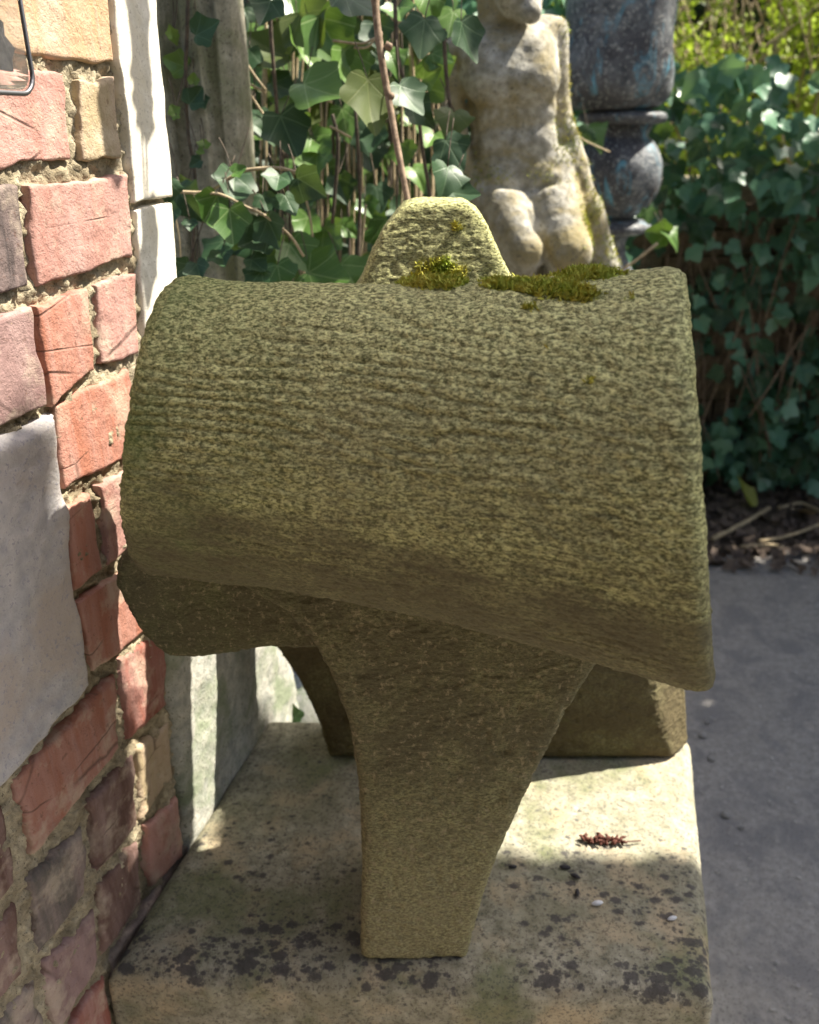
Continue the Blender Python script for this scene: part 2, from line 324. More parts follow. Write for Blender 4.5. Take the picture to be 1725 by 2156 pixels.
MT = dict(
    carved=mat_carved(), slab=mat_slab(), brick=mat_brick(),
    mortar=mat_rock('lime_mortar', (.26, .22, .15), (.50, .43, .30), (.12, .10, .07), 120, 1.0, .003, .95, (.20, .16, .10)),
    greystone=mat_rock('pale_grey_block_stone', (.34, .33, .34), (.50, .47, .46), (.30, .29, .32), 60, .7, .003, .9, (.42, .36, .32)),
    quoin=mat_rock('pale_limestone', (.60, .56, .48), (.80, .76, .68), (.45, .40, .33), 90, .5, .0015, .9, (.62, .56, .44)),
    plinthstone=mat_rock('mottled_footing_stone', (.28, .29, .26), (.50, .48, .42), (.14, .15, .12), 70, .7, .003, .9, (.20, .24, .15)),
    pillar=mat_rock('speckled_old_timber_and_stone', (.20, .19, .14), (.40, .38, .30), (.07, .065, .05), 75, .6, .002, .9, (.17, .18, .10)),
    statue=mat_rock('mossy_cast_stone', (.22, .205, .16), (.52, .50, .44), (.10, .095, .08), 55, .7, .003, .9, (.27, .22, .10)),
    urn=mat_rock('dark_painted_stone', (.055, .065, .078), (.22, .235, .25), (.30, .31, .30), 34, .7, .004, .5, (.05, .048, .055), (.10, .33, .46)),
    pebble=mat_rock('pale_pebble', (.25, .24, .23), (.45, .43, .40), None, 90),
    path=mat_rock('worn_tarmac', (.225, .21, .195), (.34, .32, .295), (.09, .085, .08), 70, .8, .003, .8, (.19, .182, .18)),
    soil=mat_rock('dark_soil', (.035, .026, .018), (.08, .06, .045), (.12, .10, .08), 40, 1, .01, .95),
    litter=mat_rock('dead_leaf_litter', (.06, .045, .04), (.16, .12, .09), None, 30, .6, .002, .9),
    farbrick=mat_rock('old_garden_brick', (.10, .07, .05), (.24, .18, .11), None, 30, .6, .003, .9, (.09, .08, .05)),
    bark=mat_rock('brown_woody_stem', (.13, .085, .055), (.30, .22, .15), None, 120, .6, .001, .8),
    darkstem=mat_rock('dark_ivy_stem', (.05, .04, .03), (.13, .10, .07), None, 120, .6, .001, .8),
    straw=mat_rock('dry_pale_stalk', (.26, .20, .12), (.50, .40, .25), None, 90, .4, .001, .7),
    seed=mat_rock('dark_seed_husk', (.02, .02, .025), (.05, .045, .05), None, 300, .4, .0005, .5),
    catkin=mat_rock('dried_red_brown_catkin', (.05, .018, .012), (.14, .05, .035), None, 500, .6, .0005, .8),
    whitish=mat_rock('white_flake', (.55, .58, .62), (.75, .76, .78), None, 300, .4, .0005, .5),
    ivyd=mat_leaf('dark_glossy_ivy', (.012, .040, .016), (.028, .070, .024), (.14, .22, .11), .15, .5),
    ivyb=mat_leaf('green_glossy_ivy', (.045, .115, .02), (.11, .20, .04), (.30, .40, .16), .22, .38),
    ivyo=mat_leaf('olive_thin_ivy', (.05, .08, .018), (.09, .12, .03), (.18, .20, .07), .30, .45),
    ivyy=mat_leaf('yellowing_ivy', (.30, .32, .06), (.36, .34, .08), (.40, .42, .15), .4, .5),
    ivyf=mat_leaf('shaded_ivy_foliage', (.05, .145, .085), (.14, .28, .165), (.1, .2, .1), .2, .36, False),
    young=mat_leaf('young_shoot', (.11, .19, .035), (.16, .24, .045), (.3, .4, .1), .4, .4, False),
    hedge=mat_leaf('spring_hedge_leaf', (.30, .44, .03), (.48, .55, .06), (.3, .4, .1), .5, .5, False),
    farleaf=mat_leaf('far_tree_leaf', (.02, .045, .012), (.05, .085, .02), (.1, .2, .1), .3, .5, False),
)
def mat_moss():
    m = M('moss_strands', .9); oi = m.noise(45, 3, .6); m.base(m.mix(m.ramp(oi, (.38, 0.), (.62, 1.)), (.30, .37, .05), (.44, .40, .07))); return m.m
MT['moss'] = mat_moss()
mg = M('clear_acrylic', .08); mg.p.inputs['Transmission Weight'].default_value = .95; mg.p.inputs['IOR'].default_value = 1.15; mg.base((.82, .82, .80)); MT['clear'] = mg.m
mm = M('dark_grey_wire', .4); mm.p.inputs['Metallic'].default_value = .8; mm.base((.16, .16, .17)); MT['wire'] = mm.m

# ------------------------------------------------------------------ ground, path
def sheet(name, x0, x1, y0, y1, nx, ny, z, amp, f, mat, kind='structure'):
    X, Y = np.meshgrid(np.linspace(x0, x1, nx), np.linspace(y0, y1, ny), indexing='ij'); P = np.stack([X.ravel(), Y.ravel(), np.zeros(X.size)], 1)
    P[:, 2] = z + amp * fbm(P * f, 3); i = np.arange(nx * ny).reshape(nx, ny)
    F = np.stack([i[:-1, :-1].ravel(), i[1:, :-1].ravel(), i[1:, 1:].ravel(), i[:-1, 1:].ravel()], 1)
    return tag(link(name, qmesh(P, F, name), mat), kind=kind)
sheet('ground', -300, 300, -300, 300, 4, 4, -.012, 0, 1, MT['soil'])
Xg, Yg = np.meshgrid(np.linspace(-1.6, 5, 260), np.linspace(2.0, 6.5, 180), indexing='ij'); Pg = np.stack([Xg.ravel(), Yg.ravel(), np.zeros(Xg.size)], 1)
Pg[:, 2] = np.clip((Pg[:, 1] - 2.2) * .12, -.05, .03) + .022 * fbm(Pg * 7, 4) + .006 * fbm(Pg * 40, 2); ig = np.arange(Xg.size).reshape(Xg.shape)
tag(link('soil_bed', qmesh(Pg, np.stack([ig[:-1, :-1].ravel(), ig[1:, :-1].ravel(), ig[1:, 1:].ravel(), ig[:-1, 1:].ravel()], 1), 'soil_bed'), MT['soil']), kind='structure')
sheet('path', -3, 5, -2.5, 2.5, 160, 110, 0.0, .003, 5, MT['path'])

# ------------------------------------------------------------------ brick wall (n = out of the wall, s = along it)
bw = thing('brick_wall', 'old brick wall with crumbling lime mortar, close on the left', 'wall', wall(.3, -HC))
ns, nz_ = 420, 640
Sg, Zg = np.meshgrid(np.linspace(-.35, .742, ns), np.linspace(-HC, .55, nz_), indexing='ij')
P = np.stack([Sg.ravel(), Zg.ravel(), np.zeros(Sg.size)], 1)
n_ = -.0045 + .0045 * fbm(P * 28, 3) + .005 * fbm(P * 120, 3) + .0032 * fbm(P * 330, 2)
o_ = np.array(FOOT)[None] + P[:, :1] * np.array(WV) + n_[:, None] * np.array(NV); o_[:, 2] = HC + P[:, 1]
i = np.arange(ns * nz_).reshape(ns, nz_); Fm = np.stack([i[:-1, :-1].ravel(), i[:-1, 1:].ravel(), i[1:, 1:].ravel(), i[1:, :-1].ravel()], 1)[:, ::-1]
link('mortar', qmesh(o_, Fm, 'mortar'), MT['mortar'], bw)
def slabby(q, depth, n0, nu, nv, amp, rad, parent, name, mat, seed, rough=1.0, back=None):
    """a squared stone or brick: face, worn arrises and sides as one closed skin"""
    q = np.array(q, float); c = q.mean(0)
    sz = max(np.linalg.norm(q[1] - q[0]), .03), max(np.linalg.norm(q[3] - q[0]), .03)
    def cl(L, n_):
        e = np.array([0, rad * .15, rad * .5, rad, rad * 1.6]) / L; return np.concatenate([e, np.linspace(e[-1], 1 - e[-1], n_ + 2)[1:-1], 1 - e[::-1]])
    us, vs = cl(sz[0], nu), cl(sz[1], nv); nu, nv = len(us), len(vs); U_, V_ = np.meshgrid(us, vs, indexing='ij')
    a = (q[0][None, None] * ((1 - U_) * (1 - V_))[..., None] + q[1] * (U_ * (1 - V_))[..., None] + q[2] * (U_ * V_)[..., None] + q[3] * ((1 - U_) * V_)[..., None])
    eu = np.minimum(U_, 1 - U_) * sz[0]; ev = np.minimum(V_, 1 - V_) * sz[1]
    Pn = np.stack([a[..., 0].ravel(), a[..., 1].ravel(), np.full(a[..., 0].size, seed * 3.7)], 1)
    rr = rad * (1 + .9 * fbm(Pn * 45, 2)).reshape(U_.shape).clip(.25, 3)
    e = np.clip(np.minimum(eu, ev) / rr, 0, 1); drop = rr * (1 - np.sqrt(1 - (1 - e) ** 2))
    h = n0 - drop + amp * fbm(Pn * 22, 3).reshape(U_.shape) + amp * .35 * fbm(Pn * 130, 2).reshape(U_.shape)
    bx = np.stack([fbm(Pn * 40 + 5, 4), fbm(Pn * 40 + 11, 4)], 1).reshape(nu, nv, 2) * .0035 * rough
    edge = np.exp(-np.minimum(eu, ev) / .006)[..., None]; a = a + bx * edge
    G = np.concatenate([a, h[..., None]], 2); V = [wall(*p) for p in G.reshape(-1, 3)]
    idx = np.arange(nu * nv).reshape(nu, nv); F = [(idx[i, j], idx[i, j + 1], idx[i + 1, j + 1], idx[i + 1, j]) for i in range(nu - 1) for j in range(nv - 1)]
    loop = list(idx[:, 0]) + list(idx[-1, 1:]) + list(idx[-2::-1, -1]) + list(idx[0, -2:0:-1])
    b = len(V)
    for k in loop: p = G.reshape(-1, 3)[k]; V.append(wall(p[0], p[1], n0 - depth))
    L = len(loop); F += [(loop[k], loop[(k + 1) % L], b + (k + 1) % L, b + k) for k in range(L)]; F.append(tuple(b + k for k in range(L))[::-1])
    me = mesh(V, F, True, name); bm = bmesh.new(); bm.from_mesh(me); bmesh.ops.recalc_face_normals(bm, faces=bm.faces[:]); bm.to_mesh(me); bm.free()
    return link(name, me, mat, parent)
PK = (.36, .185, .15); OR = (.32, .13, .085); TN = (.42, .33, .20); CH = (.055, .045, .045); RD = (.24, .085, .06); DR = (.12, .065, .05); PU = (.24, .15, .14); GY = (.12, .105, .09)
# bricks read off the wall as (s, z) outlines: top left, top right, bottom right, bottom left
BR = [([(.44, .125), (.684, .123), (.680, .043), (.44, .044)], (.42, .28, .16)), ([(.49, .030), (.610, .034), (.605, -.026), (.49, -.027)], PK), ([(.626, .028), (.676, .033), (.670, -.028), (.619, -.025)], TN),
      ([(.43, -.036), (.538, -.041), (.527, -.107), (.43, -.108)], CH), ([(.548, -.042), (.677, -.038), (.669, -.105), (.542, -.108)], PK),
      ([(.44, -.120), (.528, -.123), (.526, -.196), (.44, -.194)], PU), ([(.533, -.122), (.598, -.119), (.590, -.184), (.532, -.196)], OR), ([(.613, -.120), (.671, -.119), (.660, -.188), (.606, -.184)], PK),
      ([(.537, -.199), (.645, -.198), (.640, -.273), (.533, -.266)], OR), ([(.530, -.281), (.562, -.283), (.558, -.352), (.521, -.352)], OR), ([(.577, -.283), (.650, -.286), (.640, -.356), (.570, -.354)], PK),
      ([(.520, -.364), (.635, -.374), (.632, -.446), (.523, -.436)], OR), ([(.556, -.450), (.638, -.460), (.622, -.548), (.556, -.536)], RD),
      ([(.412, -.460), (.550, -.460), (.540, -.536), (.414, -.542)], OR), ([(.302, -.470), (.400, -.476), (.392, -.548), (.302, -.545)], DR),
      ([(.486, -.549), (.560, -.557), (.545, -.638), (.476, -.630)], DR), ([(.566, -.558), (.622, -.567), (.618, -.641), (.552, -.640)], TN), ([(.400, -.556), (.473, -.568), (.460, -.636), (.393, -.636)], GY), ([(.306, -.556), (.387, -.567), (.376, -.632), (.306, -.625)], DR),
      ([(.478, -.645), (.545, -.654), (.530, -.729), (.464, -.726)], DR), ([(.556, -.650), (.620, -.661), (.608, -.742), (.547, -.728)], PK), ([(.397, -.650), (.466, -.665), (.455, -.730), (.389, -.730)], PU), ([(.27, -.645), (.383, -.648), (.376, -.725), (.27, -.728)], GY)]
zr = [(.55, .475), (.465, .39), (.38, .303), (.295, .222), (.212, .136), (.125, .044), (.031, -.026), (-.040, -.106), (-.121, -.193), None, None, (-.362, -.438), (-.458, -.54), (-.553, -.63), (-.645, -.726)] + [(-.742 - .087 * k, -.815 - .087 * k) for k in range(4)]
lefts = {5: .43, 6: .48, 7: .42, 8: .43, 11: .30, 12: .292, 13: .296, 14: .26}
for k, r in enumerate(zr):
    if r is None: continue
    x1 = lefts.get(k, .684)
    while x1 > -.33:
        L = random.choice((.105, .215, .215)); x0 = x1 - L; j = lambda: random.uniform(-.003, .003)
        if not (k in (11,) and x0 < .20 and False):
            BR.append(([(x0 + j(), r[0] + j()), (x1 + j(), r[0] + j()), (x1 + j(), r[1] + j()), (x0 + j(), r[1] + j())], random.choice((PK, OR, RD, PU, DR, GY))))
        x1 = x0 - .012
for k, (q, c) in enumerate(BR):
    if q[0][0] < .535 and q[1][0] < .54 and -.45 < q[0][1] < -.19 and q[1][0] > -.0 and q[1][0] < .52: continue
    w_ = q[1][0] - q[0][0]
    near = q[1][0] > .28
    o = slabby(q, .05, random.uniform(-.0005, .003), 30 if near else 3, 22 if near else 2, .0034 if q[0][1] < -.445 else .0014, .0055 if q[0][1] < -.445 else .0026, bw, 'brick', MT['brick'], k, 2.0 if q[0][1] < -.445 else 1.3)
    v = random.uniform(.85, 1.15); o.color = (c[0] * v, c[1] * v, c[2] * v, 1)
slabby([(.10, -.198), (.533, -.204), (.508, -.441), (.352, -.459)], .06, .007, 60, 50, .004, .011, bw, 'stone_block', MT['greystone'], 90)
slabby([(.696, .55), (.772, .55), (.744, -.062), (.682, -.062)], .07, .004, 24, 120, .0010, .0025, bw, 'quoin_stone', MT['quoin'], 91)
slabby([(.682, -.067), (.744, -.067), (.716, -.37), (.655, -.37)], .07, .003, 24, 70, .0010, .0025, bw, 'quoin_stone', MT['quoin'], 92)
slabby([(.640, -.378), (.860, -.378), (.965, -.82), (.612, -.82)], .20, .006, 40, 60, .003, .014, bw, 'footing_stone', MT['plinthstone'], 93)
slabby([(.612, -.828), (.967, -.828), (1.04, -HC), (.600, -HC)], .20, .004, 30, 30, .003, .012, bw, 'footing_stone', MT['plinthstone'], 94)

# ------------------------------------------------------------------ stone slab and its pier
sl = thing('stone_slab', 'thick pale limestone slab spotted with black lichen, under the carved block', 'slab', (.03, .7, 0))
zt = HC - .7325
sp_ = [(-.292, .548), (.286, .520), (.372, .885), (.345, .93), (-.197, .93)]
X, Y, Z = grid((-.33, .47, zt - .18), (.42, .98, zt + .02), .004)
D = poly2(X[:, :, 0], Y[:, :, 0], sp_)[:, :, None] + .022
und = .005 * fbm(np.stack([X.ravel() * 9, Y.ravel() * 9, Z.ravel() * 9], 1), 3).reshape(X.shape)
dz_ = np.abs(Z - (zt - .07)) - (.07 - .022)
D = np.minimum(np.maximum(D, dz_), 0) + np.sqrt(np.maximum(D, 0) ** 2 + np.maximum(dz_, 0) ** 2) - .022 + und * np.clip((zt - .002 - Z) / .02 + .25, .12, 1)
V, F = surface_nets(D, (-.33, .47, zt - .18), .004); V = relax(V, F, 2); N = vnormals(V, F); V = V + N * (.0006 * fbm(V * 160, 3))[:, None]
link('slab', qmesh(V, F), MT['slab'], sl)
b = MB(); b.box((.035, .725, (zt - .145) / 2), (.50, .33, zt - .145), 0); o = b.build('pier', MT['plinthstone'], sl, False)
bv = o.modifiers.new('bevel', 'BEVEL'); bv.width = .01; bv.segments = 3

# ------------------------------------------------------------------ the carved block
H0 = .0028
cs = thing('carved_stone_block', 'large mossy carved sandstone block with flared barrel arm and tapering leg', 'carved stone', (.01, .70, zt))
lo = (-.30, .32, -.755); hi = (.40, .96, -.03); X, Y, Z = grid(lo, hi, H0)
al = math.atan(.236); ya = .59 - .236 * (X + .18); rr = np.interp(X[:, 0, 0], [-.26, -.175, -.1, 0, .07, .12, .165, .24], [.112, .1085, .107, .1115, .118, .125, .1315, .139])[:, None, None]
bq = (Y - ya) * math.cos(al); dr = np.sqrt(bq ** 2 + (Z + .2075 + .02 * (X - .05)) ** 2) - rr
eL = (-X + (-.128 - .037 * Y + .171 * Z)) / 1.02; eR = (X - .28 * Y + .20 * Z - .004) / 1.06
barrel = smax(smax(dr, eL, .014), eR, .011)
lp = [(-.165, -.315), (-.125, -.345), (-.100, -.362), (-.079, -.392), (-.063, -.427), (-.051, -.475), (-.045, -.54), (-.0435, -.62), (-.047, -.7325), (.056, -.7325), (.068, -.665), (.081, -.61), (.100, -.55), (.118, -.50), (.140, -.445), (.162, -.40), (.20, -.345), (.18, -.26), (-.14, -.26)]
dl = poly2(X[:, 0, :], Z[:, 0, :], lp)[:, None, :] + .009; yf = .557 + (Z + .7325) * .075
dd = np.maximum(yf - Y, Y - .672) + .009
leg = np.minimum(np.maximum(dl, dd), 0) + np.sqrt(np.maximum(dl, 0) ** 2 + np.maximum(dd, 0) ** 2) - .009
rp = [(-.172, -.40), (-.12, -.385), (0, -.36), (.16, -.40), (.25, -.49), (.34, -.55), (.362, -.7325), (-.103, -.7325), (-.113, -.68), (-.135, -.615), (-.158, -.568)]
dl2 = poly2(X[:, 0, :], Z[:, 0, :], rp)[:, None, :] + .014; dd2 = np.maximum(.838 - Y, Y - .915) + .014
rear = np.minimum(np.maximum(dl2, dd2), 0) + np.sqrt(np.maximum(dl2, 0) ** 2 + np.maximum(dd2, 0) ** 2) - .014
rear = smax(rear, (X - .317) * .72 - (Y - .84) * .62 + (Z + .68) * .24, .004)
stp = [(-.249, -.356), (-.2445, -.335), (-.228, -.315), (-.19, -.30), (.02, -.30), (.02, -.425), (-.125, -.418), (-.155, -.424), (-.19, -.430), (-.213, -.427), (-.232, -.405)]
ds = poly2(X[:, 0, :], Z[:, 0, :], stp)[:, None, :] + .010; ds2 = np.maximum(.618 - Y, Y - .662) + .010
stub = np.minimum(np.maximum(ds, ds2), 0) + np.sqrt(np.maximum(ds, 0) ** 2 + np.maximum(ds2, 0) ** 2) - .010
web = smax(smax(np.abs(X - .065) - .05, np.maximum(.66 - Y, Y - .90), .02), np.maximum(-.52 - Z, Z + .37), .02)
core = smax(smax(np.abs(X - .096) - .030, np.maximum(.62 - Y, Y - .79), .02), np.maximum(-.47 - Z, Z + .13), .02)
npg = [(-.058, -.152), (-.044, -.128), (-.034, -.105), (-.023, -.085), (-.013, -.073), (-.004, -.064), (.008, -.061), (.048, -.062), (.060, -.069), (.069, -.081), (.076, -.097), (.090, -.125), (.112, -.150), (.12, -.19), (.07, -.19), (-.03, -.155)]
dn = poly2(X[:, 0, :], Z[:, 0, :], npg)[:, None, :] + .006; dd3 = np.maximum(.772 + (Z + .06) * .25 - Y, Y - .825) + .006
nub = np.minimum(np.maximum(dn, dd3), 0) + np.sqrt(np.maximum(dn, 0) ** 2 + np.maximum(dd3, 0) ** 2) - .006
del dr, bq, ya, dl, dd, dl2, dd2, dn, dd3
D = smin(smin(smin(barrel, leg, .018), stub, .008), smin(smin(smin(rear, web, .03), core, .03), nub, .012), .012); D = np.maximum(D, -.7325 - Z)
fields = [barrel, leg, np.minimum(np.minimum(rear, web), stub), nub]
V, F = surface_nets(D, lo, H0)
V = relax(V, F, 3); V, F = subdiv(V, F); V = relax(V, F, 2)
ii = np.clip(np.round((V - np.array(lo)) / H0).astype(int), 0, np.array(D.shape) - 1)
ids = np.argmin(np.stack([f[ii[:, 0], ii[:, 1], ii[:, 2]] for f in fields], 1), 1); N = vnormals(V, F)
band = (ids == 0) * np.clip((.19 - V[:, 0]) / .03, .2, 1)
wz = V[:, 2] * 150 + V[:, 0] * 9 + 1.6 * fbm(V * np.array([9, 9, 30]), 3); fr_ = np.abs(wz - np.round(wz)); groove = np.exp(-(fr_ / .17) ** 2) * np.clip(.35 + 1.4 * fbm(V * np.array([14, 14, 26]) + 3, 3), 0, 1)
pit = np.clip(fbm(V * 75 + 9, 2) - .28, 0, 1)
dsp = .0018 * fbm(V * 14, 3) + .0010 * fbm(V * np.array([40, 40, 80]), 3) - .0017 * groove * band + .0007 * vnoise(V * np.array([150, 150, 330])) + .0006 * vnoise(V * np.array([300, 300, 520]) + 5) - .004 * pit * (1 - .7 * band)
dsp = dsp * np.where(ids == 3, .5, 1); V = V + N * dsp[:, None]; V[:, 2] = np.maximum(V[:, 2], -.7325) + HC + .001
del D, fields, barrel, leg, rear, core, nub, X, Y, Z
CN = vnormals(V, F)
# moss growing on it
px_, py_ = proj(V); nz1 = fbm(V * 30, 3) + .6 * fbm(V * 120, 2)
vis = (CN[:, 2] > .05) | (CN[:, 1] < -.2)
def zone(cx, cy, rx, ry): return np.exp(-((px_ - cx) / rx) ** 2 - ((py_ - cy) / ry) ** 2)
den = (zone(925, 572, 62, 32) + zone(905, 595, 60, 14) + zone(958, 478, 12, 9) * .9 + zone(1150, 612, 75, 22) + zone(1240, 578, 55, 14) + zone(1225, 620, 50, 14) * .9 + zone(1050, 600, 40, 12) * .8 + zone(1330, 630, 22, 9) * .6 + zone(1150, 722, 12, 8) * .7 + zone(1243, 803, 12, 9) * .7 + zone(1120, 648, 25, 7) * .7)
film = np.clip((den * 1.3 + nz1 * .5 - .25) * 1.2, 0, 1) * vis
pr = np.clip((den + nz1 * .45 - .36) * 1.8, 0, 1) * (den > .12) * vis * (V[:, 1] < .88)
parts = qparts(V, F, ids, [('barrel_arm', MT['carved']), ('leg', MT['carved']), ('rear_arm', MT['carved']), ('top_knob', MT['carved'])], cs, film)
cand = np.where(pr > .03)[0]; mb = MB()
if len(cand):
    pick = rng.choice(cand, 42000, p=pr[cand] / pr[cand].sum())
    for k in pick:
        p = V[k] + rng.normal(0, .001, 3) + CN[k] * rng.uniform(0, .0028) * pr[k]; n = CN[k] * .7 + np.array([0, -.1, .35]) + rng.normal(0, .55, 3); n /= np.linalg.norm(n)
        L = rng.uniform(.0010, .0028); s_ = np.cross(n, rng.normal(0, 1, 3)); s_ = s_ / np.linalg.norm(s_) * rng.uniform(.0004, .0008); m_ = p + n * L * .55 + s_ * 2.0; b0 = len(mb.V)
        mb.V += [tuple(p - s_ - n * .001), tuple(p + s_ - n * .001), tuple(m_ + s_), tuple(m_ - s_), tuple(p + n * L + s_ * 4)]; mb.F += [(b0, b0 + 1, b0 + 2, b0 + 3), (b0 + 3, b0 + 2, b0 + 4)]
    tag(mb.build('moss', MT['moss'], cs), kind='stuff')

# ------------------------------------------------------------------ ivy leaves
def leaf_mesh(name, mat, var, nring=2):
    rs = random.Random(var); j = lambda a: rs.uniform(-a, a)
    side = [(0, -.02), (.15, -.12), (.32, -.12 + j(.04)), (.43, .0), (.47, .12), (.56 + j(.05), .22), (.62 + j(.06), .38 + j(.05)), (.50, .46), (.40, .52), (.29, .66), (.15, .85), (0, 1.0 + j(.08))]
    out = [Vector((x, y, 0)) for x, y in side]; out = out + [Vector((-p.x * (1 + j(.08)), p.y + j(.02), 0)) for p in out[-2:0:-1]]
    out = smooth_path(out + [out[0]], 2)[:-1]
    c = Vector((0, .22, 0)); n = len(out); V = [c]; cur = rs.uniform(-.35, .6); fold = rs.uniform(.05, .6)
    for r in (.5, 1.0): V += [c.lerp(p, r) for p in out]
    uvs = [(p.x * .5 / .75 + .5, p.y * .62 + .2) for p in V]
    V = [Vector((p.x, p.y, fold * abs(p.x) - cur * (p.y - .2) ** 2 + .05 * math.sin(p.x * 9 + var) * abs(p.x) * 2 - .14 * p.x * p.x)) for p in V]
    F = [(0, 1 + k, 1 + (k + 1) % n) for k in range(n)] + [(1 + k, 1 + n + k, 1 + n + (k + 1) % n, 1 + (k + 1) % n) for k in range(n)]
    me = mesh(V, F, True, name); uv = me.uv_layers.new(name='UVMap')
    for l in me.loops: uv.data[l.index].uv = uvs[l.vertex_index]
    me.materials.append(mat); return me
LM = {k: [leaf_mesh('leaf', MT[k], v) for v in range(5)] for k in ('ivyd', 'ivyb', 'ivyo', 'ivyy', 'young')}
def leaf(parent, pos, size, kind='ivyd', ang=0, tilt=None, face=None):
    """ang: direction of the tip seen from the front, 0 = down, 90 = right"""
    me = random.choice(LM[kind]); o = bpy.data.objects.new('leaf', me); COL.objects.link(o); o.parent = parent
    f = Vector(face) if face else Vector((random.gauss(.1, .35), -1, random.gauss(.5, .35))); f.normalize()
    a = R(ang); t = Vector((math.sin(a), -.15, -math.cos(a))); t = (t - f * t.dot(f)).normalized(); s_ = t.cross(f)
    m = Matrix((s_, t, f)).transposed().to_4x4(); m.translation = Vector(pos) - t * size * .45 - Vector(parent.location)
    o.matrix_local = m @ Matrix.Diagonal((size, size, size, 1)); return Vector(pos) - t * size * .45
def px_leaves(parent, L, stems, d0, hang=None):
    pt = MB()
    for (x, y, sz, ang, kind, *rest) in L:
        d = (rest[0] if rest else d0) + random.uniform(-.03, .03); p = at(x, y, d); q = leaf(parent, p, ppx(sz, y, d) * .98, kind, ang)
        if stems is not None:
            e = q + Vector((random.uniform(-.02, .02), .02, .03 + random.uniform(0, .02))); pt.tube(smooth_path([q, (q + e) / 2 + Vector((0, .006, .002)), e], 2), .0007, 4)
    if stems is not None: tag(pt.build('leaf_stalks', MT['darkstem'], parent), kind='stuff')

# ------------------------------------------------------------------ fluted pillar with climbing ivy
pl = thing('fluted_pillar', 'weathered speckled pillar with ridged mouldings standing behind the wall end', 'pillar', (-.26, 1.14, 0))
prof = [(-.075, .06), (-.062, .012), (-.055, .0), (-.030, .0), (-.025, .014), (-.013, .014), (-.008, .001), (.012, -.006), (.018, .010), (.029, .010), (.033, .004), (.047, .016), (.052, .03), (.056, .07)]
prof = [(a + (-.257), 1.12 + b_) for a, b_ in prof]; zz = np.linspace(0, 1.9, 90); V = []
for z in zz:
    for k, (a, b_) in enumerate(prof): V.append((a + .0015 * math.sin(z * 17 + k), b_ + .0025 * float(fbm(np.array([[a * 60, b_ * 60, z * 14]]), 2)[0]), z))
n = len(prof); F = [(i * n + j, i * n + j + 1, (i + 1) * n + j + 1, (i + 1) * n + j) for i in range(89) for j in range(n - 1)]
F += [(i * n + n - 1, i * n, (i + 1) * n, (i + 1) * n + n - 1) for i in range(89)] + [tuple(range(n))[::-1], tuple(range(89 * n, 90 * n))]
o = link('shaft', mesh(V, F, False), MT['pillar'], pl); bv = o.modifiers.new('bevel', 'BEVEL'); bv.width = .0015; bv.limit_method = 'ANGLE'
b = MB(); b.box((-.265, 1.175, .06), (.17, .17, .12)); b.build('base', MT['pillar'], pl, False)
cv = thing('climbing_ivy', 'single thin ivy stem climbing the fluted pillar with a few small leaves', 'ivy', (-.24, 1.1, 0))
st = MB(); st.tube(smooth_path([at(x, y, 1.108) for x, y in [(397, -30), (394, 60), (391, 170), (396, 280), (408, 345), (411, 397), (408, 480), (404, 590), (400, 800)]]), .0022, 6, .15)
px_leaves(cv, [(437, 62, 62, 115, 'ivyd'), (368, 132, 52, 250, 'ivyb'), (413, 203, 48, 140, 'ivyd'), (425, 218, 34, 20, 'ivyd'), (360, 66, 24, 190, 'young'), (368, 82, 22, 20, 'young'), (366, 232, 26, 200, 'young'), (372, 245, 18, 60, 'young'), (430, 300, 26, 170, 'young'), (388, 380, 28, 200, 'young'), (412, 345, 30, 300, 'ivyd'), (408, 165, 24, 170, 'young'), (424, 320, 18, 60, 'young')], st, 1.085)
st.build_each('stem', MT['darkstem'], cv)
# loose trailing ivy at the pillar foot
hv = thing('trailing_ivy', 'dark glossy ivy leaves on a looping stem in front of the pillar foot', 'ivy', (-.15, 1.0, 0))
st = MB(); st.tube(smooth_path([at(x, y, 1.02) for x, y in [(338, 380), (352, 398), (400, 405), (440, 401), (492, 370), (520, 358), (590, 354), (650, 372)]]), .0022, 6)
st.tube(smooth_path([at(x, y, 1.0) for x, y in [(408, 412), (460, 408), (520, 436), (560, 455), (610, 495), (640, 540)]]), .0018, 6)
st.tube(smooth_path([at(x, y, 1.03) for x, y in [(350, 400), (372, 470), (380, 540), (378, 640)]]), .001, 5)
px_leaves(hv, [(354, 402, 52, 350, 'ivyd'), (395, 428, 78, 40, 'ivyd'), (492, 402, 88, 345, 'ivyd'), (356, 463, 60, 10, 'ivyd'), (444, 438, 66, 330, 'ivyb'), (488, 478, 84, 5, 'ivyb'), (540, 505, 78, 300, 'ivyd'), (578, 490, 70, 30, 'ivyd'), (450, 528, 70, 330, 'ivyd'), (470, 548, 50, 20, 'ivyd'), (585, 388, 62, 350, 'ivyd'), (655, 392, 74, 60, 'ivyd'), (518, 520, 66, 280, 'ivyd'), (545, 560, 50, 40, 'ivyd'), (420, 575, 50, 20, 'ivyd'), (400, 475, 30, 0, 'ivyd'), (560, 430, 46, 20, 'ivyd'), (505, 360, 34, 120, 'ivyb'), (535, 590, 60, 330, 'ivyd'), (610, 430, 55, 20, 'ivyd'), (380, 570, 50, 300, 'ivyd')], st, 1.0)
st.build_each('stem', MT['straw'], hv)

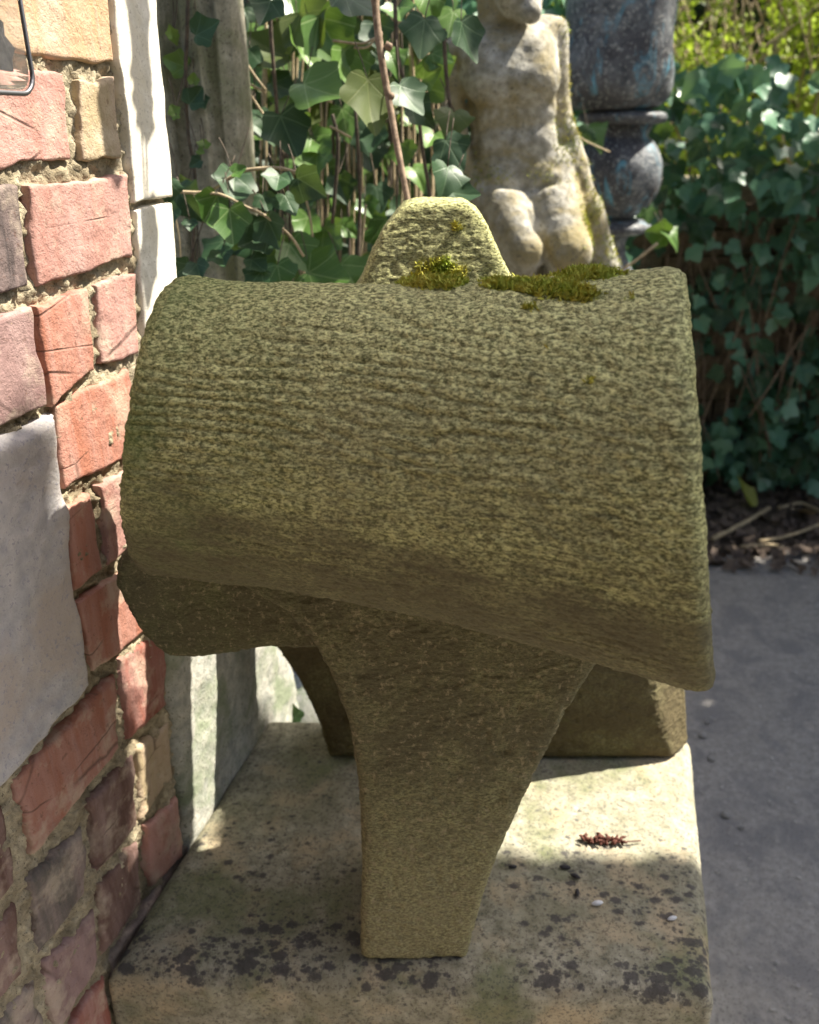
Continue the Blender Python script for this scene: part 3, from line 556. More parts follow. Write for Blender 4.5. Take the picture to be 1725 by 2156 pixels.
# ------------------------------------------------------------------ ivy thicket between pillar and statue
tv = thing('ivy_thicket', 'sunlit ivy thicket of broad leaves and hanging stems between pillar and statue', 'ivy', (.0, 1.35, 0))
st = MB(); dk = MB()
H = [(568, 105, 100, 235, 'ivyo'), (658, 66, 112, 40, 'ivyo'), (614, 12, 100, 10, 'ivyb'), (640, 112, 92, 15, 'ivyb'), (700, 88, 118, 35, 'ivyb'), (738, 150, 92, 20, 'ivyb'), (683, 196, 118, 55, 'ivyb', 1.12), (600, 187, 66, 80, 'ivyd'), (606, 225, 70, 350, 'ivyb'), (546, 268, 74, 60, 'ivyd'), (608, 288, 100, 20, 'ivyd', 1.12),
     (778, 224, 120, 0, 'ivyo', 1.08), (862, 212, 82, 30, 'ivyd', 1.1), (890, 240, 66, 60, 'ivyd', 1.15), (890, 78, 86, 350, 'ivyd', 1.1), (982, 88, 86, 30, 'ivyd', 1.1), (952, 262, 74, 350, 'ivyo', 1.15), (956, 324, 76, 30, 'ivyd', 1.05), (940, 380, 78, 340, 'ivyd', 1.0), (978, 410, 66, 80, 'ivyd', 1.0), (676, 308, 68, 40, 'ivyb'), (668, 352, 72, 10, 'ivyb'), (640, 482, 62, 340, 'ivyb'), (702, 500, 70, 45, 'ivyb'),
     (735, 484, 46, 60, 'ivyb'), (632, 545, 88, 30, 'ivyb', 1.15), (692, 585, 110, 70, 'ivyb', 1.1), (742, 588, 96, 30, 'ivyb', 1.15), (590, 590, 80, 20, 'ivyb', 1.1), (775, 440, 46, 20, 'ivyb'), (797, 418, 60, 10, 'ivyd'), (520, 130, 60, 350, 'ivyd'), (520, 318, 66, 80, 'ivyd'), (530, 284, 58, 70, 'ivyb'), (912, 155, 60, 110, 'ivyb'), (950, 48, 66, 350, 'ivyb'), (842, 34, 64, 10, 'ivyb'), (908, 16, 70, 20, 'ivyb'), (760, 10, 90, 60, 'ivyd', 1.1), (720, -10, 80, 330, 'ivyd', 1.15),
     (790, 300, 60, 0, 'ivyd'), (728, 262, 70, 20, 'ivyb'), (830, 130, 60, 20, 'ivyb'), (800, 80, 70, 20, 'ivyd'), (850, 330, 60, 10, 'ivyb'), (905, 300, 60, 340, 'ivyb'), (880, 370, 55, 20, 'ivyb'), (720, 400, 60, 20, 'ivyd'), (560, 30, 70, 340, 'ivyd', 1.15), (930, 120, 56, 60, 'ivyb')]
px_leaves(tv, H, st, 1.28)
for k in range(210):
    d = random.uniform(1.35, 1.75); x, y = random.uniform(500, 915), random.uniform(-60, 640)
    leaf(tv, at(x, y, d), random.uniform(.035, .07), random.choice(('ivyb', 'ivyb', 'ivyd', 'ivyd', 'ivyo')), random.gauss(10, 50), face=(random.gauss(.3, .5), -1, random.gauss(.4, .5)))
for k in range(110):
    d = random.uniform(1.33, 1.85); x = random.uniform(500, 915); l = random.uniform(-18, 18)
    (dk if random.random() < .45 else st).tube(wiggle(at(x + l, -160, d), at(x, 760, d), 9, .006), random.uniform(.0009, .0028), 5)
for a in ([(566, -20), (572, 90), (582, 210), (588, 300), (606, 400), (612, 500), (616, 640)], [(700, 240), (712, 300), (706, 400), (700, 470)], [(880, 235), (892, 330), (905, 410), (908, 500)], [(935, 60), (940, 160), (950, 240)], [(832, 0), (838, 120), (862, 200)], [(748, 220), (758, 400), (752, 600)]):
    dk.tube(smooth_path([at(x, y, 1.22) for x, y in a], 3), .0026, 6, .1)
for a in ([(508, 110), (530, 150), (560, 190)], [(505, 165), (560, 195)], [(505, 165), (548, 230), (590, 290)], [(640, 190), (700, 215)], [(695, 265), (740, 290)], [(640, 400), (655, 470), (662, 560)], [(880, 180), (900, 230), (960, 270)], [(770, 430), (762, 520), (750, 600)], [(700, 85), (760, 92), (790, 80)], [(745, 100), (775, 98), (797, 70)]):
    st.tube(smooth_path([at(x, y, 1.2) for x, y in a], 3), .0016, 5)
st.build_each('stem', MT['straw'], tv); dk.build_each('stem', MT['darkstem'], tv)
vn = thing('woody_vine', 'thick bare reddish vine hanging diagonally behind the top knob', 'vine', (0, 1.0, 0))
st = MB(); st.tube(smooth_path([at(x, y, d) for x, y, d in [(780, -90, 1.05), (790, 0, 1.05), (799, 90, 1.04), (818, 205, 1.03), (838, 315, 1.01), (858, 420, .99), (868, 520, .98), (872, 640, .97)]], 5), [.0046 * (1 - .01 * k) for k in range(36)], 8, .08)
for (x, y, d) in ((797, 72, 1.045), (822, 202, 1.03), (818, 98, 1.04)): st.tube([at(x - 8, y + 3, d), at(x, y, d), at(x + 9, y - 2, d)], [.002, .006, .002], 6, .1)
st.build_each('stem', MT['bark'], vn)

ov = thing('overhanging_ivy', 'ivy strand hanging from above beside the wall end, throwing its shadow on the quoin', 'ivy', wall(.75, .9, .35)); st = MB()
for line, tt in (([(272, -160), (276, -40), (284, 60), (292, 200), (300, 330), (304, 440), (312, 540)], .55), ([(250, -160), (262, 0), (276, 160), (290, 300), (300, 470)], .6)):
    pts = [wall(*wsz(x, y), .004) + S * tt for x, y in line]; st.tube(smooth_path([pts[0] + Vector((0, 0, .8))] + pts), .0016, 5)
for x, y, sz, an, tt in [(280, 10, .036, 0, .5), (286, 95, .034, 10, .5), (292, 150, .030, 350, .55), (294, 215, .030, 10, .5), (298, 270, .026, 0, .55), (311, 525, .036, 0, .5), (309, 565, .03, 20, .52), (222, 200, .022, 10, .5), (230, 245, .034, 0, .5), (240, 292, .03, 350, .55), (272, -60, .04, 0, .5), (240, 360, .02, 0, .5)]:
    leaf(ov, wall(*wsz(x, y), .004) + S * tt, sz, 'ivyd', an, face=(S.x + random.gauss(0, .3), S.y - .4, S.z * .5))
st.build_each('stem', MT['darkstem'], ov)

# ------------------------------------------------------------------ kneeling statue on a pedestal
sta = thing('kneeling_statue', 'mossy pale stone statue of a kneeling nude figure, head bowed', 'statue', (.14, 1.6, .9))
SD = 1.58
def C(x, y, r, dd=0): p = at(x, y, SD + dd); return np.array(p), ppx(r, y, SD + dd)
caps = [((1082, -70, 60, 0), (1092, -12, 52, -.03)), ((1092, -12, 46, -.03), (1118, 26, 24, -.06)), ((1050, -10, 48, .03), (1058, 90, 52, .03)),
        ((985, 98, 42, .02), (1145, 80, 42, .02)), ((1020, 125, 62, .0), (1110, 122, 64, .0)), ((1035, 165, 62, -.012), (1118, 165, 62, -.012)), ((1038, 235, 56, .01), (1120, 230, 58, .01)),
        ((1045, 300, 56, .012), (1122, 300, 60, .012)), ((1048, 362, 72, .02), (1152, 364, 72, .02)), ((952, 118, 30, .012), (955, 235, 24, .0)), ((955, 235, 25, 0), (978, 370, 21, -.02)), ((978, 370, 21, -.02), (990, 430, 24, -.02)),
        ((1170, 66, 28, .02), (1180, 235, 21, .02)), ((1180, 235, 21, .02), (1215, 345, 22, .0)), ((1215, 345, 20, 0), (1252, 450, 17, -.03)), ((1245, 430, 24, -.03), (1278, 560, 24, -.05)),
        ((1048, 418, 66, -.01), (1106, 528, 46, -.09)), ((1156, 410, 64, -.01), (1196, 530, 52, -.085)), ((1105, 525, 40, -.07), (1060, 640, 44, .03)), ((1190, 530, 48, -.06), (1200, 640, 48, .03)), ((1040, 570, 50, .03), (1260, 570, 50, .03))]
lo = (-.02, 1.44, .72); hi = (.46, 1.72, 1.46); X, Y, Z = grid(lo, hi, .0034); D = None
for a, b_ in caps:
    (pa, ra), (pb, rb) = C(*a), C(*b_); d = capsule(X, Y, Z, pa, pb, ra, rb); D = d if D is None else smin(D, d, .008)
# fingers of the resting hand and folds of muscle
for k in range(4):
    (pa, ra), (pb, rb) = C(1250 + k * 9, 478 + k * 9, 9, -.045), C(1254 + k * 13, 575 - abs(k - 1) * 8, 8, -.055); D = smin(D, capsule(X, Y, Z, pa, pb, ra, rb), .006)
for a, b_, dep in (((1075, 180, 6, -.062), (1085, 320, 6, -.045), .010), ((1025, 200, 6, -.056), (1070, 218, 7, -.062), .008), ((1090, 218, 7, -.062), (1140, 200, 6, -.056), .008), ((1122, 452, 12, -.085), (1150, 580, 14, -.11), .008), ((1086, 324, 9, -.047), (1087, 328, 9, -.047), .005),
                   ((992, 150, 8, -.01), (1000, 330, 9, -.02), .006), ((1162, 130, 6, .0), (1178, 300, 7, -.01), .006), ((1015, 385, 8, -.055), (1100, 395, 8, -.05), .012), ((1130, 395, 7, -.05), (1200, 370, 8, -.055), .012), ((1032, 268, 5, -.045), (1130, 266, 5, -.045), .01)):
    (pa, ra), (pb, rb) = C(*a), C(*b_); D = smax(D, -capsule(X, Y, Z, pa, pb, ra, rb), dep)
V, F = surface_nets(D, lo, .0034); V = relax(V, F, 2); N = vnormals(V, F); V = V + N * (.0022 * fbm(V * 28, 3) + .001 * fbm(V * 110, 2))[:, None]
V[:, 2] = np.maximum(V[:, 2], .80); link('figure', qmesh(V, F), MT['statue'], sta); SV, SN = V, vnormals(V, F)
qx, qy = proj(SV); mb = MB()
den = (np.exp(-((qx - 1205) / 30) ** 2 - ((qy - 300) / 60) ** 2) + np.exp(-((qx - 1250) / 22) ** 2 - ((qy - 450) / 50) ** 2) * 1.4 + np.exp(-((qx - 1275) / 26) ** 2 - ((qy - 530) / 50) ** 2) + .8 * np.exp(-((qx - 1020) / 50) ** 2 - ((qy - 370) / 22) ** 2) + .5 * np.exp(-((qx - 1192) / 10) ** 2 - ((qy - 120) / 120) ** 2) + .5 * np.exp(-((qx - 1150) / 40) ** 2 - ((qy - 365) / 20) ** 2)) * (SN[:, 1] < .3)
den = den * (fbm(SV * 40, 2) > -.1); pick = rng.choice(len(SV), 3500, p=den / den.sum())
for k in pick:
    p = SV[k]; n = SN[k] + rng.normal(0, .5, 3); n /= np.linalg.norm(n); L = rng.uniform(.002, .007); s_ = rng.normal(0, .0006, 3); b0 = len(mb.V)
    mb.V += [tuple(p - s_), tuple(p + s_), tuple(p + n * L)]; mb.F.append((b0, b0 + 1, b0 + 2))
tag(mb.build('moss', MT['moss'], sta), kind='stuff')
b = MB(); b.box((.165, 1.62, .40), (.30, .26, .80)); b.box((.165, 1.62, .815), (.36, .31, .05)); o = b.build('statue_pedestal', MT['statue'], None, False)
tag(o, 'square stone pedestal under the kneeling statue', 'pedestal'); bv = o.modifiers.new('b', 'BEVEL'); bv.width = .008; bv.segments = 2

# ------------------------------------------------------------------ dark urn
UD = 2.0
ur = thing('painted_stone_urn', 'dark stone urn with turquoise paint streaks on a ball shaped stem', 'urn', (at(1300, 365, UD).x, UD, 0))
def lathe(prof, name, lump=0.0, seg=72, parent=None):
    cx = ur.location.x - (.022 if name == 'bowl' else 0); pts = []
    for x_, y_ in prof: q = at(1300, y_, UD); pts.append((ppx(x_, y_, UD), q.z))
    pts = pts[::-1]; V = []
    for r_, z_ in pts:
        for k in range(seg): a = 2 * math.pi * k / seg; V.append((cx + r_ * math.cos(a), UD + r_ * math.sin(a), z_))
    V = np.array(V); d_ = V - np.array([cx, UD, 0]); d_[:, 2] = 0; d_ /= np.maximum(np.linalg.norm(d_, axis=1), 1e-6)[:, None]
    V = V + d_ * (lump * fbm(V * 9, 3) + .0015 * fbm(V * 60, 2))[:, None]; n = len(pts)
    F = [(i * seg + k, i * seg + (k + 1) % seg, (i + 1) * seg + (k + 1) % seg, (i + 1) * seg + k) for i in range(n - 1) for k in range(seg)] + [tuple(range(seg))[::-1], tuple(range((n - 1) * seg, n * seg))]
    return link(name, mesh(V, F), MT['urn'], ur)
lathe([(112, -190), (120, -150), (112, -100), (116, -40), (117, 20), (113, 60), (117, 110), (121, 150), (119, 180), (112, 203), (98, 221), (76, 232)], 'bowl', .018)
lathe([(70, 232), (88, 238), (92, 246), (88, 256), (72, 262)], 'collar', .002)
lathe([(64, 262)] + [(92 * math.cos(R(t)), 366 - 100 * math.sin(R(t)) * 1.0) for t in range(54, -70, -9)] + [(38, 462)], 'ball', .004)
lathe([(40, 460), (66, 464), (78, 472), (78, 484), (60, 490), (38, 494)], 'foot_ring', .002)
lathe([(38, 492), (30, 510), (32, 535), (46, 560), (62, 590), (66, 620)], 'stem', .002)
b = MB(); zb = at(1300, 620, UD).z; b.box((ur.location.x, UD, zb / 2), (.24, .24, zb)); o = b.build('urn_pedestal', MT['plinthstone'], None, False); tag(o, 'plain stone pedestal below the dark urn', 'pedestal')
uv_ = thing('stray_ivy', 'few ivy leaves hanging over the collar and foot of the dark urn', 'ivy', (at(1260, 300, 1.86).x, 1.86, 0)); st = MB()
px_leaves(uv_, [(1252, 285, 62, 20, 'ivyb', 1.87), (1228, 290, 44, 330, 'ivyd', 1.86), (1380, 490, 56, 260, 'ivyb', 1.8), (1415, 500, 50, 30, 'ivyb', 1.8), (1365, 455, 34, 10, 'ivyb', 1.86)], st, 1.86)
st.tube(smooth_path([at(x, y, 1.8) for x, y in [(1215, 285), (1240, 300), (1285, 320)]], 3), .0015, 5); st.tube(smooth_path([at(x, y, 1.75) for x, y in [(1310, 568), (1340, 548), (1385, 512)]], 3), .0028, 5); st.build_each('stem', MT['straw'], uv_)

# ------------------------------------------------------------------ garden wall with ivy
gw = thing('garden_wall', 'low old garden wall almost hidden by ivy at the far side', 'wall', (1.2, 2.78, 0))
b = MB(); b.box((1.2, 2.79, .5), (5.2, .16, 1.0)); b.build('core', MT['mortar'], gw, False)
bm_ = MB(); bm_.box((0, 0, 0), (.215, .03, .068)); bme = mesh(bm_.V, bm_.F, False, 'brick'); bme.materials.append(MT['farbrick'])
for r_ in range(12):
    for k in range(7):
        o = bpy.data.objects.new('brick', bme); COL.objects.link(o); o.parent = gw; o.location = Vector((.78 + k * .226 + (.113 if r_ % 2 else 0), 2.702 + random.uniform(-.004, .004), .05 + r_ * .077)) - gw.location
def flat_leaf():
    o = [(0, 0), (.30, -.12), (.34, .12), (.58, .34), (.28, .5), (0, 1), (-.28, .5), (-.58, .34), (-.34, .12), (-.30, -.12)]
    return np.array([(0, .25, .0)] + [(x, y, .18 * abs(x) - .1 * y * y) for x, y in o])
FL = flat_leaf(); FLF = np.array([(0, 1 + k, 1 + (k + 1) % 10) for k in range(10)])
SMALL = np.array([(0, 0, 0), (.28, .45, .06), (0, 1, -.05), (-.28, .45, .06)]); SMF = np.array([(0, 1, 2), (0, 2, 3)])
def leaf_mass(name, mat, pos, size, face, tips, parent=None, T=FL, TF=FLF):
    n = len(pos); f = face / np.linalg.norm(face, axis=1)[:, None]; t = tips - f * (tips * f).sum(1)[:, None]; t /= np.maximum(np.linalg.norm(t, axis=1), 1e-6)[:, None]; s_ = np.cross(t, f)
    V = pos[:, None] + size[:, None, None] * (T[None, :, 0:1] * s_[:, None] + (T[None, :, 1:2] - .4) * t[:, None] + T[None, :, 2:3] * f[:, None])
    F = (TF[None] + (np.arange(n) * len(T))[:, None, None]).reshape(-1, 3); V = V.reshape(-1, 3)
    me = bpy.data.meshes.new(name); me.vertices.add(len(V)); me.vertices.foreach_set('co', V.astype(np.float32).ravel()); me.loops.add(F.size); me.loops.foreach_set('vertex_index', F.astype(np.int32).ravel())
    me.polygons.add(len(F)); me.polygons.foreach_set('loop_start', np.arange(0, F.size, 3, dtype=np.int32)); me.polygons.foreach_set('loop_total', np.full(len(F), 3, dtype=np.int32)); me.polygons.foreach_set('use_smooth', np.ones(len(F), bool)); me.update(); me.validate()
    return tag(link(name, me, mat, parent), kind='stuff')
iw = thing('wall_ivy', 'dark bluish ivy cascading over the low garden wall on the right', 'ivy', (1.2, 2.6, 0))
for v in range(5): LM.setdefault('ivyf', []).append(leaf_mesh('leaf', MT['ivyf'], v + 20))
def topz(x): return 1.24 - max(0, x - .95) * .9 if x < 1.2 else 1.015
for k in range(300):
    x = random.uniform(.62, 1.5); tz = topz(x); u = random.random() ** .9; z = tz * u + .05
    y = 2.58 - .2 * math.exp(-((z - tz) / .28) ** 2) * random.uniform(.3, 1) - random.uniform(0, .12)
    if float(fbm(np.array([[x * 5, 0, z * 5]]), 2)[0]) < -.3 and z < .9 and random.random() < .6: z = random.uniform(.6, tz)
    leaf(iw, (x, y, z), random.uniform(.036, .066), random.choice(('ivyf', 'ivyf', 'ivyd')), random.gauss(0, 35), face=(random.gauss(0, .45), -1, random.gauss(.5, .4)))
n = 5200; xs = rng.uniform(-.6, 3.6, n); us = rng.random(n); tz = np.array([topz(x) for x in xs]).clip(.9); zs = tz * us + .04
keep = fbm(np.stack([xs * 5, xs * 0, zs * 5], 1), 2) > np.where(zs < .85, -.22, -.6); xs, zs, tz = xs[keep], zs[keep], tz[keep]; n = len(xs)
ys = 2.66 - .2 * np.exp(-((zs - tz) / .25) ** 2) * rng.random(n) - rng.uniform(0, .08, n)
leaf_mass('foliage', MT['ivyf'], np.stack([xs, ys, zs], 1), rng.uniform(.035, .07, n), np.stack([rng.normal(0, .5, n), -np.ones(n), rng.normal(.5, .45, n)], 1), np.stack([rng.normal(0, .5, n), rng.normal(0, .2, n), -np.ones(n)], 1), iw)
st = MB()
for k in range(90):
    x = random.uniform(.55, 1.75); z1 = random.uniform(.5, 1.25); z0 = random.uniform(-.02, .45); y = random.uniform(2.56, 2.68); st.tube(wiggle((x + random.gauss(0, .1), y, z1), (x + random.gauss(0, .12), y - random.uniform(0, .1), z0), 7, .012), random.uniform(.001, .003), 5)
st.build_each('stem', MT['bark'], iw)

# ------------------------------------------------------------------ leaf litter, twigs, path bits
n = 2600; xs = rng.uniform(.3, 3, n); ys = 2.62 - .56 * rng.random(n) ** 1.15 + .08 * fbm(np.stack([xs * 3, xs * 0, xs * 0], 1), 2)
zs = .018 + .03 * rng.random(n) * np.clip((ys - 2.05) / .3, .12, 1)
leaf_mass('leaf_litter', MT['litter'], np.stack([xs, ys, zs], 1), rng.uniform(.012, .045, n), np.stack([rng.normal(0, .5, n), rng.normal(-.3, .5, n), np.ones(n)], 1), rng.normal(0, 1, (n, 3)) * np.array([1, 1, .15]), None)
for k, (a, lab) in enumerate([([(1500, 1135), (1560, 1105), (1620, 1070)], 'dry straight twig in the litter nearest the carved block'), ([(1600, 1140), (1660, 1128), (1725, 1105), (1800, 1075)], 'long pale peeling twig lying along the path edge'), ([(1640, 1070), (1690, 1060), (1740, 1085)], 'thin curved twig below the hanging ivy'), ([(1560, 1150), (1620, 1147), (1650, 1152)], 'short reddish twig at the tarmac edge')]):
    st = MB(); st.tube(smooth_path([atz(x, y, .045) for x, y in a], 4), [.007, .005, .006, .004, .003][k % 5], 6, .2); o = st.build('twig', MT['straw'], None); tag(o, lab, 'twig', 'twigs in the leaf litter')
def loose(name, pos, me, label, cat, size, group=None, rot=None):
    o = bpy.data.objects.new(name, me); COL.objects.link(o); o.location = pos; o.scale = (size,) * 3 if not hasattr(size, '__len__') else size; o.rotation_euler = rot or (random.uniform(-.3, .3), random.uniform(-.3, .3), random.uniform(0, 6)); return tag(o, label, cat, group)
yl = leaf_mesh('fallen_leaf', MT['ivyy'], 41)
loose('fallen_leaf', atz(1578, 1062, .06), yl, 'yellow fallen ivy leaf lying on the litter below the wall ivy', 'leaf', .10, rot=(.9, .3, 1))
loose('fallen_leaf', atz(1700, 1082, .05), leaf_mesh('fallen_leaf', MT['straw'], 43), 'curled tan dead leaf near the right edge of the litter', 'leaf', .07, rot=(.5, .3, 2))
def pebble_mesh(seed):
    bm = bmesh.new(); bmesh.ops.create_icosphere(bm, subdivisions=2, radius=1); P = np.array([v.co for v in bm.verts]); d = 1 + .25 * fbm(P * 1.3 + seed, 2)
    for v, k in zip(bm.verts, d): v.co = Vector((v.co.x * k, v.co.y * k * .8, v.co.z * k * .55))
    me = bpy.data.meshes.new('pebble'); bm.to_mesh(me); bm.free(); me.polygons.foreach_set('use_smooth', [True] * len(me.polygons)); me.materials.append(MT['pebble']); return me
pm = [pebble_mesh(k) for k in range(3)]
for (x, y, s_, lab) in [(1480, 1548, .010, 'grey pebble on the tarmac just behind the slab corner'), (1490, 1520, .007, 'small pebble on the tarmac by the slab, furthest back'), (1498, 1597, .008, 'pale pebble beside the right edge of the slab'), (1528, 1715, .009, 'dark stone chip on the tarmac beside the slab'), (1562, 1742, .006, 'light chip on the tarmac right of the dark stone chip')]:
    loose('pebble', atz(x, y, s_ * .45), random.choice(pm), lab, 'pebble', s_, 'pebbles on the path')
n = 2200; xs = rng.uniform(.35, 2.6, n); ys = rng.uniform(.7, 2.1, n)
leaf_mass('path_grit', MT['pebble'], np.stack([xs, ys, np.full(n, .005)], 1), rng.uniform(.003, .009, n), np.stack([rng.normal(0, .4, n), rng.normal(0, .4, n), np.ones(n)], 1), rng.normal(0, 1, (n, 3)), None, SMALL * np.array([1.6, 1, 1]), SMF)

# ------------------------------------------------------------------ small things on the slab
ZS = zt + .001
ck = thing('dried_catkin', 'dried dark red catkin lying on the sunlit part of the slab', 'catkin', atz(1270, 1768, ZS))
b = MB(); a0, a1 = atz(1222, 1764, ZS + .004), atz(1312, 1772, ZS + .004)
for k in range(70):
    t = random.random(); p = a0.lerp(a1, t) + Vector((random.gauss(0, .002), random.gauss(0, .0028), random.uniform(-.002, .004))); d_ = Vector((random.gauss(.6, .5), random.gauss(0, 1), random.gauss(.3, .7))).normalized() * .0035; b.tube([p - d_, p, p + d_], [.0006, .0017, .0005], 5, .2)
tag(b.build('scales', MT['catkin'], ck), kind='stuff'); b = MB(); b.tube(smooth_path([a0, a1, atz(1350, 1770, ZS + .003)], 4), .0007, 5); b.build('stalk', MT['catkin'], ck)
def seed_mesh(mat):
    m_ = MB(); m_.tube([(-1, 0, 0), (-.8, 0, .02), (-.3, 0, .05), (.3, 0, .05), (.8, 0, .02), (1, 0, 0)], [.05, .25, .42, .42, .25, .05], 8, .05); me = mesh(m_.V, m_.F, True, 'seed'); me.materials.append(mat); return me
bo = pebble_mesh(9); bo.materials.clear(); bo.materials.append(MT['plinthstone']); loose('boulder', (-.10, 1.36, .08), bo, 'mossy boulder on the ground behind the slab, glimpsed under the carving', 'boulder', (.17, .16, .26), rot=(0, .1, .4))
sm_, wm_ = seed_mesh(MT['seed']), seed_mesh(MT['whitish'])
for x, y, rz, s_, lab in [(1190, 1826, -.1, .0062, 'dark slim seed on the slab, furthest back of the little group'), (1212, 1845, -.5, .0058, 'dark slim seed on the slab touching distance in front of the rearmost'), (1216, 1879, 1.4, .005, 'dark upright pointing seed on the slab left of the white flake'), (1080, 1825, 0, .0048, 'dark flat seed on the slab beside the leg of the carving')]:
    loose('seed', atz(x, y, ZS + .002), sm_, lab, 'seed', s_, 'dark seeds on the slab', rot=(0, 0, rz))
loose('flake', atz(1258, 1902, ZS + .002), wm_, 'white and dark flake on the slab in front of the seeds', 'flake', .0065, rot=(0, 0, .2)); loose('flake', atz(1416, 1934, ZS + .0015), wm_, 'pale round flake near the right edge of the slab', 'flake', .0055, rot=(0, 0, .3))
lg = leaf(thing('lone_ivy_sprig', 'single ivy leaf peeping behind the slab beside the footing stone', 'ivy', at(612, 1495, 1.02)), at(612, 1497, 1.0), .035, 'ivyd', 190)

# ------------------------------------------------------------------ display case on the wall
cc = thing('clear_display_case', 'clear rounded plastic case with wire rim on the wall, top left', 'display case', wall(.40, .02, .01))
def rc(s0, s1, z0, z1, r_, n):
    o = []
    for (cx, cz, a0) in ((s1 - r_, z1 - r_, 0), (s0 + r_, z1 - r_, 90), (s0 + r_, z0 + r_, 180), (s1 - r_, z0 + r_, 270)):
        for k in range(7): a = R(a0 + 15 * k); o.append(wall(cx + r_ * math.cos(a), cz + r_ * math.sin(a), n))
    return o
s1_, z0_ = .497, .012; hh = .045
s1_ = .425 + .0; 
rs, rz_ = .0, .0
r_ = ray(62, 120); t_ = (hh - WD) / r_.dot(NV); s1_ = t_ * r_.dot(WV); r_ = ray(30, 196); t_ = (hh - WD) / r_.dot(NV); z0_ = t_ * r_.z
L = rc(s1_ - .16, s1_, z0_, z0_ + .26, .012, hh); b = MB(); b.tube(L + [L[0]], .0016, 6); L2 = rc(s1_ - .16, s1_, z0_, z0_ + .26, .012, .006); b.tube(L2 + [L2[0]], .0014, 6); b.build('rim', MT['wire'], cc)
b = MB(); L3 = rc(s1_ - .158, s1_ - .002, z0_ + .002, z0_ + .258, .011, hh - .001); L4 = rc(s1_ - .158, s1_ - .002, z0_ + .002, z0_ + .258, .011, .008); m_ = len(L3); b.add(L3 + L4, [tuple(range(m_))] + [tuple(range(m_, 2 * m_))[::-1]] + [(k, m_ + k, m_ + (k + 1) % m_, (k + 1) % m_) for k in range(m_)]); b.build('shell', MT['clear'], cc, False)
jag = [(s1_ - .13, z0_ + .02)] + [(s1_ - .013 - .005 * (k % 2) + .006 * math.sin(k * .9), z0_ + .012 + k * .0065) for k in range(36)] + [(s1_ - .13, z0_ + .25)]
b = MB(); m_ = len(jag); b.add([wall(p[0], p[1], .040 + .001 * (k % 3)) for k, p in enumerate(jag)] + [wall(p[0], p[1], .037) for p in jag], [tuple(range(m_)), tuple(range(m_, 2 * m_))[::-1]] + [(k, m_ + k, m_ + (k + 1) % m_, (k + 1) % m_) for k in range(m_)])
o = b.build('dried_leaf', MT['seed'], None, False); tag(o, 'dark jagged dried leaf kept inside the clear case', 'leaf')

# ------------------------------------------------------------------ hedge and trees behind
hd = thing('spring_hedge', 'sunlit hedge of yellow green shoots and bare twigs behind the ivy wall', 'hedge', (1.8, 3.9, 0)); st = MB(); tips = []
for k in range(520):
    x = random.uniform(.7, 3.4); y = random.uniform(3.3, 4.3); z = random.uniform(.5, 1.7); L = random.uniform(.4, .9); a = random.gauss(0, .55); p1 = Vector((x + L * math.sin(a), y + random.gauss(0, .15), z + L * math.cos(a))); pts = wiggle((x, y, z), p1, 6, .02); st.tube(pts, [.004, .0038, .0034, .003, .0026, .0022, .0018], 4)
    for q in pts[1:]:
        for _ in range(5): tips.append(q + Vector((random.gauss(0, .035), random.gauss(0, .035), random.gauss(0, .035))))
tag(st.build('twigs', MT['straw'], hd), kind='stuff'); P = np.array([tuple(p) for p in tips]); cl = fbm(P * 3, 2) > -.12; P = P[cl]; P = np.repeat(P, 4, 0) + rng.normal(0, .012, (len(P) * 4, 3)); n = len(P)
leaf_mass('foliage', MT['hedge'], P, rng.uniform(.018, .034, n), rng.normal(0, 1, (n, 3)) + np.array([.3, -.5, .6]), rng.normal(0, 1, (n, 3)), hd, SMALL * np.array([1.3, 1, 1]), SMF)
def bank(name, x0, x1, y0, y1, h, n, mat, size, parent=None):
    xs = rng.uniform(x0, x1, n); zs = rng.random(n) * h; ys = rng.uniform(y0, y1, n) + .3 * fbm(np.stack([xs, zs, zs * 0], 1) * 1.2, 3)
    return leaf_mass(name, mat, np.stack([xs, ys, zs], 1), rng.uniform(*size, n), rng.normal(0, .7, (n, 3)) + np.array([.1, -.8, .6]), rng.normal(0, .6, (n, 3)) + np.array([0, 0, -1]), parent, SMALL * np.array([1.5, 1, 1]), SMF)
bank('far_woodland', -5, 8, 5.0, 6.6, 5.5, 26000, MT['farleaf'], (.06, .16))
sheet('far_bank', -8, 10, 6.6, 6.7, 2, 2, 0, 0, 1, MT['soil'])
b = MB(); b.box((1, 6.9, 2.6), (16, .3, 5.6)); tag(b.build('earth_bank', MT['soil'], None, False), kind='structure')
bank('sky_block_foliage', -3.5, 4.5, -2.3, -1.5, 3.0, 9000, MT['farleaf'], (.07, .14))  # unseen hedge added behind the viewer to cut sky light on front faces
b = MB(); b.box((.5, -2.1, 1.4), (8.2, .7, 2.8)); tag(b.build('sky_block_hedge', MT['soil'], None, False), 'tall dark hedge added unseen behind the viewer to block sky light', 'hedge')
